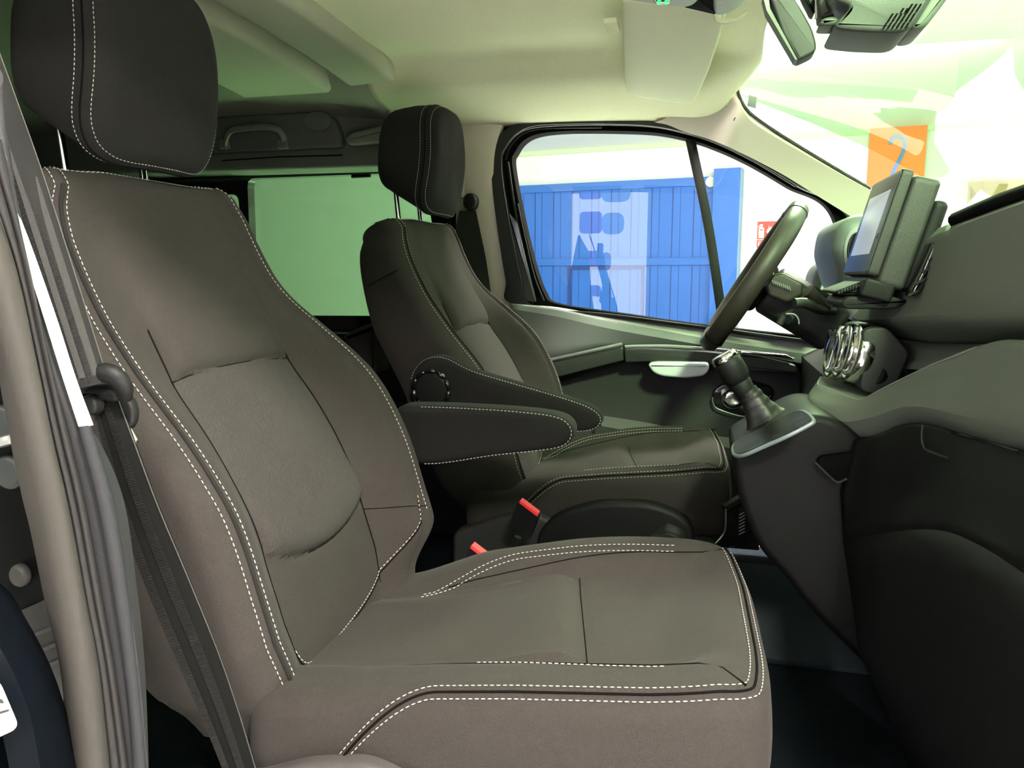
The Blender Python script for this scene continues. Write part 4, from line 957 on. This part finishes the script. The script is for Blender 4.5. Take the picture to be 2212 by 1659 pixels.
for sgn in (-1, 1):
    V, Fc = slab(rpoly([Vector((.0, sgn*.05)), Vector((.035, sgn*.05)), Vector((.028, sgn*.178)), Vector((-.010, sgn*.178))], .008), -.030, -.004, .006, wf, 4); mesh('spoke', V, Fc, GLOSS, sw)
V, Fc = slab(rpoly([Vector((-.06, -.03)), Vector((-.18, -.018)), Vector((-.18, .018)), Vector((-.06, .03))], .008), -.030, -.006, .006, wf, 4); mesh('spoke', V, Fc, GLOSS, sw)
# column with stalks
scn = empty('steering_column', P(1740, 650, 1.95), 'dark plastic steering column shroud with control stalks behind the wheel', 'steering column')
V, Fc = slab(rpoly([Vector(p) for p in [(-.050, -.055), (.045, -.055), (.06, 0), (.045, .055), (-.05, .055), (-.065, 0)]], .02), -.23, -.045, .012, wf, 5); mesh('column_shroud', V, Fc, PLAS, scn)
V, Fc = slab(rpoly(pq([(1650, 600), (1690, 588), (1737, 612), (1735, 640), (1700, 655), (1660, 640)], 1.86), .008), 1.86, 2.04, .008, XZ); mesh('switch_box', V, Fc, LEATH, scn)
st1 = cr(PL([(1716, 655, 1.80), (1740, 655, 1.81), (1770, 668, 1.84), (1800, 672, 1.88)]), 30)
V, Fc = tube(st1, [.011]*6+[.012-.0001*i for i in range(24)], 12); s1 = mesh('wiper_stalk', V, Fc, PLAS, scn)
V, Fc = tube(cr(PL([(1745, 628, 1.83), (1765, 645, 1.84), (1785, 665, 1.86)]), 16), .014, 12); mesh('stalk_root', V, Fc, LEATH, scn)
V, Fc = tube(PL([(1684, 700, 1.80), (1693, 682, 1.80)]), .008, 10); mesh('remote_stalk', V, Fc, PLAS, scn)
for k, (x, y) in enumerate(((1703, 690), (1712, 693))):
    V, Fc = tube([P(x, y, 1.80), P(x, y, 1.80)+Vector((.006, .006, .0))], .010-.001*k, 14, up=(0, 0, 1)); mesh('thumb_wheel', V, Fc, GLOSS if k else RUB, scn)
V, Fc = tube(cr(PL([(1698, 678, 1.795), (1715, 679, 1.795), (1724, 688, 1.795), (1726, 700, 1.795)]), 12), .0018, 6); mesh('stalk_edge', V, Fc, GREYM, scn)
rg = MB()
for i in range(9): rg.add(*tube([P(1668+i*4.6, 605+i*1.6, 1.852), P(1671+i*4.6, 613+i*1.8, 1.852)], .0011, 5))
rg.build('grip_ridges', GREYM, scn)
# ------------------------------------------------------------------ exterior mirror
em = empty('door_mirror', P(1780, 600, 2.62), 'black exterior door mirror seen through the driver window behind the wheel', 'door mirror')
V, Fc = slab(rpoly(pq([(1749, 635), (1752, 595), (1768, 570), (1800, 562), (1850, 562), (1850, 680), (1755, 680)], 2.62), .03, 6), 2.56, 2.80, .03, XZ, 5); mesh('mirror_housing', V, Fc, PLAS, em)
V, Fc = slab(rpoly(pq([(1768, 640), (1778, 605), (1800, 592), (1850, 592), (1850, 670), (1768, 670)], 2.555), .03, 6), 2.552, 2.562, .003, XZ, 3); mesh('mirror_glass', V, Fc, mat('mirror_glass_green', (.55, .78, .62), .2), em)
V, Fc = box((P(1800, 660, 2.6).x, 2.40, P(1800, 660, 2.6).z-.06), (P(1800, 660, 2.6).x+.08, 2.60, P(1800, 660, 2.6).z)); mesh('mirror_arm', V, Fc, PLAS, em, False)
# ------------------------------------------------------------------ pedals / floor bits
pd = empty('pedal', P(1600, 1120, 1.75), 'ribbed black pedal in the driver footwell beside the seat corner', 'pedal')
V, Fc = slab(rpoly(pq([(1590, 1095), (1625, 1080), (1628, 1150), (1598, 1165)], 1.75), .01), 1.75, 1.85, .006, XZ); mesh('pedal_pad', V, Fc, PLASD, pd)
mb = MB()
for i in range(7): mb.add(*tube([P(1596, 1155-i*7, 1.744), P(1609, 1148-i*7, 1.744)], .0016, 5))
mb.build('pedal_rib', GREYM, pd)
V, Fc = tube(PL([(1566, 1100, 1.72), (1605, 1075, 1.74), (1625, 1060, 1.76)]), .012, 8); o = mesh('floor_bracket', V, Fc, PLASD); tag(o, 'dark bracket low in the gap between driver cushion and console', 'bracket')
V, Fc = tube(cr(PL([(1568, 1100, 1.70), (1567, 1140, 1.70), (1560, 1158, 1.70), (1545, 1175, 1.68)]), 20), .0022, 6); mesh('bracket_edge', V, Fc, SILVER, o)
V, Fc = slab(rpoly([Vector(p) for p in [(.05, 1.66), (.56, 1.66), (.56, 2.20), (.1, 2.24), (.05, 2.20)]], .05), .02, .032, .004, XY); o = mesh('floor_mat', V, Fc, mat('mat_blue_black', (.010, .018, .028), .95, bump=.8, bscale=300)); tag(o, 'dark blue-black floor mat in the driver footwell beyond the centre console', 'floor mat')
# driver seat side lever seen low
V, Fc = slab(rpoly(pq([(1395, 1168), (1440, 1140), (1468, 1150), (1482, 1165), (1470, 1178), (1420, 1180)], 1.58), .008), 1.56, 1.62, .008, XZ); hb_ = empty('brake_lever', P(1440, 1160, 1.59)*1, 'black moulded brake lever end beside the driver seat base', 'lever'); mesh('lever_end', V, Fc, PLASD, hb_); V, Fc = box((P(1440, 1165, 1.59).x-.02, 1.57, .02), (P(1440, 1165, 1.59).x+.02, 1.61, P(1440, 1165, 1.59).z)); mesh('lever_base', V, Fc, PLASD, hb_, False)
ds_ = 0
V, Fc = slab(rpoly(pq([(1160, 1150), (1200, 1110), (1290, 1085), (1400, 1085), (1470, 1110), (1500, 1140), (1500, 1200), (1160, 1200)], 1.70), .03), 1.695, 1.74, .012, XZ); mesh('base_cover', V, Fc, PLASD, ds)
# ------------------------------------------------------------------ near door aperture: seals, paint, pillar
def strip(nm, L, Rr, Y, Yr, bulge, thick, m, parent=None, n=60):
    A = [P(x, y, Y+(.0)) for x, y in L]; B = [P(x, y, Yr) for x, y in Rr]; V, Fc = ribbon(A, B, bulge, thick, n, 8, flip=1); return mesh(nm, V, Fc, m, parent)
pil = empty('door_aperture', (-.55, .52, .1), None, None, None, 'structure'); pil.name = 'trim_8'
def bez(L): return L
# pale seal lip
strip('outer_seal', [(-70, 480), (-28, 640), (14, 800), (38, 900), (62, 1000), (85, 1100), (118, 1290), (142, 1450), (172, 1680)], [(-40, 380), (30, 560), (84, 800), (115, 950), (150, 1100), (185, 1290), (215, 1450), (240, 1680)], .50, .52, .012, .03, RUBG, pil)
strip('seal_groove', [(-42, 360), (28, 550), (83, 795), (114, 945), (149, 1095), (184, 1290), (214, 1450), (239, 1680)], [(-20, 330), (42, 545), (98, 800), (132, 950), (166, 1095), (202, 1290), (231, 1450), (262, 1680)], .525, .528, .004, .02, RUBM, pil)
strip('inner_seal', [(-22, 310), (41, 540), (97, 795), (131, 945), (165, 1090), (201, 1290), (230, 1450), (261, 1680)], [(0, 300), (56, 540), (112, 795), (150, 945), (184, 1090), (220, 1290), (248, 1450), (280, 1680)], .528, .532, .005, .02, RUBM, pil)
strip('pillar_trim', [(-10, 200), (0, 290), (55, 530), (111, 790), (149, 945), (183, 1090), (219, 1290), (247, 1450), (279, 1680)], [(0, 150), (10, 390), (72, 640), (130, 800), (190, 925), (245, 1090), (278, 1290), (300, 1450), (322, 1680)], .535, .545, .004, .03, TRIMB, pil)
strip('trim_edge', [(168, 922), (210, 1090), (245, 1290), (275, 1500), (290, 1680)], [(196, 918), (243, 1085), (277, 1290), (300, 1480), (318, 1680)], .528, .535, .004, .015, mat('edge_grey', (.02, .02, .022), .75, spec=.08, bump=.3, bscale=400), pil)
strip('light_slit_strip', [(-14, 330), (0, 390), (42, 520), (96, 690), (135, 815), (170, 922)], [(-6, 330), (7, 383), (57, 520), (115, 690), (155, 815), (193, 920)], .530, .532, .0, .006, mat('light_slit_white', (.9, .91, .88), .4), pil).name = 'light_slit'  # slit of bright light beside the belt, painted as a white strip
# painted pillar face with holes and stickers
def pp(L, Y): return [Vector((v.x, v.z)) for v in PL(L, Y)]
V, Fc = slab(pp([(-120, 100), (0, 300), (60, 700), (140, 1100), (230, 1700), (-200, 1700)], .60), .60, .64, .005, XZ); mesh('painted_pillar', V, Fc, PAINTD, pil)
V, Fc = strip('x', [(-200, 1290), (-60, 1330), (0, 1400), (60, 1530), (95, 1700)], [(-200, 1200), (-60, 1240), (0, 1330), (75, 1480), (140, 1700)], .46, .54, .02, .02, PAINT, pil), None
bpy.data.objects['x'].name = 'painted_edge'
V, Fc = slab(pp([(-200, 1330), (0, 1400), (90, 1700), (-200, 1700)], .50), .455, .50, .01, XZ); mesh('painted_sill', V, Fc, PAINT, pil)
lab = mat('label_grey', (.025, .025, .024), .6)
def flat(nm, L, Y, m, par, rr=.003, d=.001):
    V, Fc = slab(rpoly(pp(L, Y), rr, 3), Y, Y+d, d*.4, XZ, 2); return mesh(nm, V, Fc, m, par)
o = flat('pillar_label', [(38, 1322), (112, 1288), (160, 1480), (150, 1505), (123, 1518)], .597, lab, None); tag(o, 'dim grey printed label stuck on the dark door pillar', 'label')
lt = mat('label_text', (.05, .05, .05), .6)
for i in range(3): flat('printed_line', [(60+i*14, 1372+i*34), (118+i*10, 1350+i*34), (121+i*10, 1358+i*34), (63+i*14, 1380+i*34)], .5955, lt, o, .001, .0006)
o = flat('white_label', [(-40, 1440), (0, 1478), (37, 1565), (30, 1578), (-40, 1610)], .432, mat('label_white', (.72, .74, .74), .5), None, .004); tag(o, 'white label with a grey printed row at the lower left door edge', 'label')
flat('printed_line', [(-30, 1500), (5, 1512), (8, 1520), (-30, 1516)], .4305, lab, o, .001, .0006); flat('printed_line', [(-30, 1545), (20, 1532), (18, 1537), (-30, 1552)], .4305, lab, o, .001, .0006)
# door striker and plug
c = P(40, 1244, .592); RR = []
V, Fc = slab([Vector((c.x+.0105*math.cos(a*math.pi/12), c.z+.0115*math.sin(a*math.pi/12))) for a in range(24)], .588, .60, .005, XZ, 5); o = mesh('rubber_plug', V, Fc, mat('plug_grey', (.03, .029, .027), .6)); tag(o, 'round grey plug on the black door pillar above the label', 'plug')
stk = empty('door_striker', P(20, 960, .60), 'metal door striker on the dark pillar at the left edge', 'striker')
for (x, y) in ((8, 912), (22, 1020)):
    c = P(x, y, .595); V, Fc = slab([Vector((c.x+.017*math.cos(a*math.pi/12), c.z+.017*math.sin(a*math.pi/12))) for a in range(24)], .590, .60, .004, XZ, 4); mesh('striker_plate', V, Fc, PAINTD if False else mat('striker_dark', (.03, .035, .032), .4), stk)
V, Fc = tube(cr(PL([(-40, 965, .57), (0, 955, .57), (40, 946, .575), (54, 955, .59)]), 16), .0055, 8); mesh('striker_loop', V, Fc, mat('striker_metal', (.35, .35, .33), .3, .8), stk)
# ------------------------------------------------------------------ near seat belt
sb = empty('seat_belt', P(230, 860, .64), 'black ribbed passenger seat belt running down past the near seat, with its tongue', 'seat belt', 'front seat belts')
up_l = [(-40, 60), (0, 290), (62, 480), (118, 660), (168, 835)]; up_r = [(0, 100), (30, 190), (88, 370), (152, 560), (236, 812)]
up_l = [(-70, 100), (-10, 260), (60, 500), (110, 660), (168, 840)]; up_r = [(-20, 60), (28, 190), (92, 370), (158, 575), (236, 825)]
UA = [P(x, y, .575+.0*i) for i, (x, y) in enumerate(up_l)]; UB = [P(x, y, .60) for x, y in up_r]
V, Fc = ribbon(UA, UB, .003, .0015, 80, 10, smoothc=True); mesh('webbing', V, Fc, WEB, sb, label='upper run of webbing')
for f0, f1 in ((.30, .50), (.72, .95)):
    A = [a.lerp(b, f0)+Vector((0, -.0065, 0)) for a, b in zip(UA, UB)]; B = [a.lerp(b, f1)+Vector((0, -.0065, 0)) for a, b in zip(UA, UB)]
    A2 = cr(A, 40)[:39]; B2 = cr(B, 40)[:39]; V, Fc = ribbon(A2, B2, .0004, .0006, 50, 4, smoothc=False); mesh('webbing_stripe', V, Fc, WEBL, sb)
rb = MB()
for fa, fb in ((.10, .28), (.52, .70)):
    A = cr([a.lerp(b, fa)+Vector((0, -.0065, 0)) for a, b in zip(UA, UB)], 200); B = cr([a.lerp(b, fb)+Vector((0, -.0065, 0)) for a, b in zip(UA, UB)], 200)
    rb = MB()
    for i in range(40, 198): rb.add(*tube([A[i], B[i]], .00055, 4))
    rb.build('webbing_ribs', PLASD, sb)
LA = PL([(196, 860, .615), (222, 960, .615), (245, 1060, .62), (300, 1230, .63), (370, 1400, .64), (440, 1560, .66), (490, 1680, .68)])
LB = PL([(250, 842, .625), (290, 950, .625), (342, 1090, .635), (405, 1240, .65), (470, 1400, .665), (515, 1530, .68), (560, 1680, .70)])
V, Fc = ribbon(LA, LB, .003, .0015, 90, 10); mesh('webbing', V, Fc, mat('belt_dark', (.0045, .0045, .0042), .9, spec=.04, bump=.2, bscale=400), sb, label='lower run of webbing')
for fa, fb in ((.12, .32), (.55, .78)):
    A = cr([a.lerp(b, fa)+Vector((0, -.0065, 0)) for a, b in zip(LA, LB)], 260); B = cr([a.lerp(b, fb)+Vector((0, -.0065, 0)) for a, b in zip(LA, LB)], 260)
    rb = MB()
    for i in range(6, 258): rb.add(*tube([A[i], B[i]], .0005, 4))
    rb.build('webbing_ribs', WEB, sb)
V, Fc = tube([p+Vector((0, -.0015, 0)) for p in cr(LB, 60)], .0007, 5); mesh('webbing_edge', V, Fc, mat('edge_highlight', (.03, .03, .028), .7), sb)  # highlight along one belt edge, painted as a paler line
V, Fc = tube([p+Vector((0, -.001, 0)) for p in cr(UB, 60)], .0007, 5); mesh('webbing_edge', V, Fc, bpy.data.materials['edge_highlight'], sb)
# tongue
tg_ = cr(PL([(165, 838, .600), (195, 815, .597), (230, 806, .597), (255, 818, .60), (268, 838, .605), (272, 862, .612)]), 40)
V, Fc = tube(tg_, [.006+.0035*math.sin(math.pi*i/39) for i in range(40)], 12, flat=.8); tongue = mesh('belt_tongue', V, Fc, PLASD, sb)
V, Fc = slab(rpoly(pp([(168, 838), (235, 828), (262, 850), (255, 870), (200, 858), (172, 868)], .612), .006), .606, .622, .005, XZ); mesh('tongue_body', V, Fc, PLASD, tongue)
c = P(280, 890, .645); V, Fc = slab([Vector((c.x+.012*math.cos(a*math.pi/12)-.003, c.z+.018*math.sin(a*math.pi/12))) for a in range(24)], .638, .65, .004, XZ, 4); mesh('tongue_lobe', V, Fc, PLASD, tongue)
c = P(203, 874, .605); V, Fc = slab([Vector((c.x+.0072*math.cos(a*math.pi/12), c.z+.0095*math.sin(a*math.pi/12))) for a in range(24)], .598, .612, .003, XZ, 4); mesh('stop_button', V, Fc, PLASD, sb)
V, Fc = slab(rpoly(pp([(276, 918), (284, 922), (300, 952), (298, 966), (290, 962)], .64), .002), .636, .64, .001, XZ, 3); mesh('metal_blade', V, Fc, CHROME, tongue)
# ------------------------------------------------------------------ showroom beyond
HC = 2.30; GZ = -.48
A0 = PZ(1120, 330, HC); B0 = PZ(2212, 258, HC); dW = (B0-A0); dW.z = 0; dW.normalize(); nW = Vector((-dW.y, dW.x, 0)); nW = nW if nW.y < 0 else -nW
def PW(x, y, off=0.):
    o = Vector((0, 0, CZ)); d = ray(x, y); t = ((A0+nW*off)-o).dot(nW)/d.dot(nW); return o+d*t
def wq(u, z, off=0.): return A0+dW*u+nW*off+Vector((0, 0, z-HC))
def wc(x, y):
    p = PW(x, y); return (p-A0).dot(dW), p.z
def wbox(nm, u0, u1, z0, z1, o0, o1, m, par=None, smooth=False):
    V = [wq(u, z, o) for u in (u0, u1) for z in (z0, z1) for o in (o0, o1)]
    return mesh(nm, V, [(0, 1, 3, 2), (4, 6, 7, 5), (0, 4, 5, 1), (2, 3, 7, 6), (0, 2, 6, 4), (1, 5, 7, 3)], m, par, smooth)
struct(wbox('wall_front', -9, 8, GZ, HC, -.1, 0, WALLM))
V = [wq(-9, HC, 0), wq(8, HC, 0), wq(8, HC, 12), wq(-9, HC, 12)]
struct(mesh('ceiling', V+[v+Vector((0, 0, .05)) for v in V], [(0, 1, 2, 3), (4, 5, 6, 7), (0, 1, 5, 4), (1, 2, 6, 5), (2, 3, 7, 6), (3, 0, 4, 7)], WALLM, None, False))
V, Fc = box((-14, -8, GZ-.05), (14, 12, GZ)); struct(mesh('floor', V, Fc, FLOORM, None, False))
struct(wbox('trim_9', -9, 8, HC-.05, HC, 0, .04, mat('cornice_green', (.55, .72, .45), .8)))
# gate
u0, z0 = wc(1118, 404); u1, z1 = wc(1546, 383); uc1, zc1 = wc(1605, 367); uc0, _ = wc(1549, 368); ug0 = wc(1040, 404)[0]-.3
gz = (z0+z1)/2; zm = wc(1300, 565)[1]
gt = empty('sliding_gate', wq((ug0+u1)/2, GZ, .1), 'large blue ribbed metal gate on the white wall beyond the driver window', 'gate')
wbox('gate_leaf', ug0, u1, GZ+.02, gz, .03, .08, BLUE, gt)
for za, zb in ((gz-.09, gz), (zm-.045, zm+.035)): wbox('gate_rail', ug0, u1, za, zb, .08, .11, BLUE, gt)
gr = MB(); 
k = 0; u = ug0+.1
def addw(mb, ua, ub, za, zb, oa, ob):
    V = [wq(a, z, o) for a in (ua, ub) for z in (za, zb) for o in (oa, ob)]; mb.add(V, [(0, 1, 3, 2), (4, 6, 7, 5), (0, 4, 5, 1), (2, 3, 7, 6), (0, 2, 6, 4), (1, 5, 7, 3)])
while u < u1-.05:
    addw(gr, u, u+.012, GZ+.05, zm-.05, .079, .083); addw(gr, u, u+.012, zm+.04, gz-.09, .079, .083)
    addw(gr, u+.09, u+.096, GZ+.05, gz-.1, .079, .082); u += .235
gr.build('gate_groove', BLUED, gt, False)
dr0, dz0 = wc(1232, 583); dr1, _ = wc(1396, 575)
fm = MB()
for a, b, c_, d in ((dr0, dr0+.03, GZ, zm-.06), (dr1-.03, dr1, GZ, zm-.06), (dr0, dr1, zm-.09, zm-.06)): addw(fm, a, b, c_, d, .08, .10)
fm.build('wicket_frame', BLUED, gt, False)
wbox('gate_post', uc0, uc1, GZ, zc1, .02, .22, BLUE, gt)
wbox('post_edge', uc1-.03, uc1+.015, GZ, zc1, .02, .20, mat('post_grey', (.20, .34, .52), .5), gt)
V = []; c = wc(1540, 396)
V, Fc = tube([wq(c[0], c[1], .09), wq(c[0], c[1], .16)], .055, 20); mesh('gate_wheel', V, Fc, mat('gate_wheel_grey', (.6, .66, .55), .5), gt)
# extinguisher sign
s0, t0 = wc(1637, 479); s1, t1 = wc(1675, 516); es = wbox('extinguisher_sign', s0, s1, t1, t0, .0, .012, SIGNR); tag(es, 'red fire extinguisher sign on the white wall just left of the steering wheel rim', 'sign')
W_, H_ = s1-s0, t0-t1
def wpoly(nm, L, u, z, sc, off, m, par):
    V = [wq(u+a*sc, z+b*sc, off) for a, b in L]; n = len(V); V2 = [v-nW*.004 for v in V]
    return mesh(nm, V+V2, [tuple(range(n)), tuple(range(n, 2*n))[::-1]]+[(i, (i+1) % n, (i+1) % n+n, i+n) for i in range(n)], m, par, False)
cyl = [(.08, .06), (.08, .62), (.12, .70), (.20, .74), (.20, .80), (.10, .74), (.06, .68), (.04, .70), (.08, .80), (.16, .88), (.30, .90), (.34, .84), (.28, .80), (.28, .74), (.36, .70), (.40, .62), (.40, .06)]
wpoly('extinguisher_symbol', cyl, s0, t1, H_*.95, .018, SIGNW, es)
wpoly('symbol_label', [(.14, .52), (.34, .52), (.34, .58), (.14, .58)], s0, t1, H_*.95, .0225, SIGNR, es)
wpoly('flame_symbol', [(.60, .35), (.52, .45), (.60, .50), (.56, .62), (.66, .56), (.66, .80), (.74, .62), (.82, .78), (.82, .58), (.90, .60), (.84, .45), (.88, .35)], s0, t1, H_*.95, .018, SIGNW, es)
tz1 = wc(1637, 519)[1]; tz0 = wc(1637, 535)[1]
e2 = wbox('sign_strip', s0, s1, tz0, tz1, .0, .012, SIGNR, es)
def text(s, size, u, z, off, m, par, nm):
    cu = bpy.data.curves.new(nm, 'FONT'); cu.body = s; cu.size = size; cu.extrude = .002
    o = bpy.data.objects.new(nm, cu); COL.objects.link(o)
    bpy.context.view_layer.update(); dg = bpy.context.evaluated_depsgraph_get(); me = bpy.data.meshes.new_from_object(o.evaluated_get(dg)); bpy.data.objects.remove(o)
    V = [wq(u+v.co.x, z+v.co.y, off+v.co.z) for v in me.vertices]; return mesh(nm, V, [tuple(p.vertices) for p in me.polygons], m, par, False)
text('EXTINTOR', (tz1-tz0)*1.02, s0+.008, tz0+(tz1-tz0)*.16, .014, SIGNW, es, 'sign_text')
# banner with the number
b0, bz = wc(1879, 276); b1, _ = wc(2003, 273); bz0 = wc(1879, 470)[1]
bn = wbox('number_banner', b0, b1, bz0, bz, .03, .05, ORANGE); tag(bn, 'hanging banner with a blue number two, high on the wall beyond the windscreen', 'banner')
pn = [wc(x, y) for x, y in [(1924, 314), (1925, 303), (1933, 297), (1943, 297), (1952, 304), (1953, 318), (1948, 335), (1935, 360), (1925, 382), (1956, 382)]]
V, Fc = tube([wq(p.x, p.y, .062) for p in cr([Vector((a, b, 0)) for a, b in pn[:9]], 60)]+[wq(pn[9][0], pn[9][1], .062)], .016, 8, up=tuple(dW), flat=.4)
V, Fc = ribbon([wq(p.x-.02, p.y, .062) for p in cr([Vector((a, b, 0)) for a, b in pn[:9]], 60)], [wq(p.x+.02, p.y, .062) for p in cr([Vector((a, b, 0)) for a, b in pn[:9]], 60)], 0, .01, 60, 2, smoothc=False)
pts = [Vector((a, b, 0)) for a, b in pn[:9]]; q = cr(pts, 60)+[Vector((pn[9][0], pn[9][1], 0))]
fr2 = []
for i, p in enumerate(q):
    t = (q[min(i+1, len(q)-1)]-q[max(i-1, 0)]).normalized(); s = Vector((-t.y, t.x, 0))*.017
    fr2.append([wq(p.x-s.x, p.y-s.y, .052), wq(p.x+s.x, p.y+s.y, .052), wq(p.x+s.x, p.y+s.y, .060), wq(p.x-s.x, p.y-s.y, .060)])
V, Fc = rings(fr2); mesh('numeral', V, Fc, BBLUE, bn)
# framed poster at the right
p0, pz = wc(2093, 389); pz0 = wc(2093, 500)[1]
po = wbox('wall_poster', p0, p0+2.2, pz0, pz-.02, .02, .05, TAN); tag(po, 'large tan picture panel on the wall at the right, above the dashboard', 'poster')
ln = MB()
for i in range(10): 
    a = wc(2094, 402+i*5.2); b = wc(2104-(i % 3), 396+i*6); ln.add([wq(a[0], a[1], .051), wq(a[0], a[1]-.012, .051), wq(b[0]+.03, b[1]-.14, .051), wq(b[0]+.03, b[1]-.128, .051)], [(0, 1, 2, 3)])
ln.build('poster_lines', TAND, po, False)
wpoly('poster_patch', [(0, 0), (.10, .13), (.24, .02), (.24, -.2), (0, -.2)], p0+.0, wc(2090, 440)[1], 1.0, .056, SIGNW, po)
# near-side display column that shows up as a reflection in the driver's window

def MP(x, y, Yv):   # real position of something seen mirrored in the driver's window (glass plane y=2.40)
    p = P(x, y, Yv); return Vector((p.x, 4.8-p.y, p.z))
lb = empty('light_column', MP(1318, 500, 7.2)*1, 'tall lit white display column with purple blocks, seen mirrored in the driver window', 'display column')
lb.location.z = GZ
a = MP(1235, 500, 7.2).x; b = MP(1398, 500, 7.2).x; yy = MP(1300, 500, 7.2).y
V, Fc = box((a-.03, yy-.25, GZ), (b+.03, yy-.01, 2.2)); mesh('column_case', V, Fc, GREYM, lb, False)
V, Fc = box((a, yy-.01, GZ+.15), (b, yy, 2.1)); mesh('lit_panel', V, Fc, mat('column_light', (.8, .82, .9), .5, emit=((.95, .95, 1.0), 4.6)), lb, False)
for (x0, y0_, x1, y1_) in ((1253, 350, 1300, 430), (1253, 458, 1300, 504), (1256, 542, 1298, 576), (1270, 616, 1298, 640)):
    p0_, p1_ = MP(x0, y0_, 7.2), MP(x1, y1_, 7.2); cxy = rpoly([Vector((p0_.x, p0_.z)), Vector((p1_.x, p0_.z)), Vector((p1_.x, p1_.z)), Vector((p0_.x, p1_.z))], .04, 5)
    V, Fc = slab(cxy, yy, yy+.02, .004, XZ, 2); mesh('purple_block', V, Fc, mat('block_purple', (.10, .02, .25), .4, emit=((.30, .08, .75), 1.6)), lb)
for (x0, y0_, x1, y1_) in ((1300, 350, 1362, 436), (1300, 460, 1348, 506), (1298, 545, 1320, 585), (1298, 618, 1312, 655)):
    p0_, p1_ = MP(x0, y0_, 7.2), MP(x1, y1_, 7.2); cxy = rpoly([Vector((p0_.x, p0_.z)), Vector((p1_.x, p0_.z)), Vector((p1_.x, p1_.z)), Vector((p0_.x, p1_.z))], .08, 6)
    V, Fc = slab(cxy, yy, yy+.015, .004, XZ, 2); mesh('grey_block', V, Fc, mat('block_grey', (.2, .25, .35), .5, emit=((.45, .6, .8), 1.5)), lb)
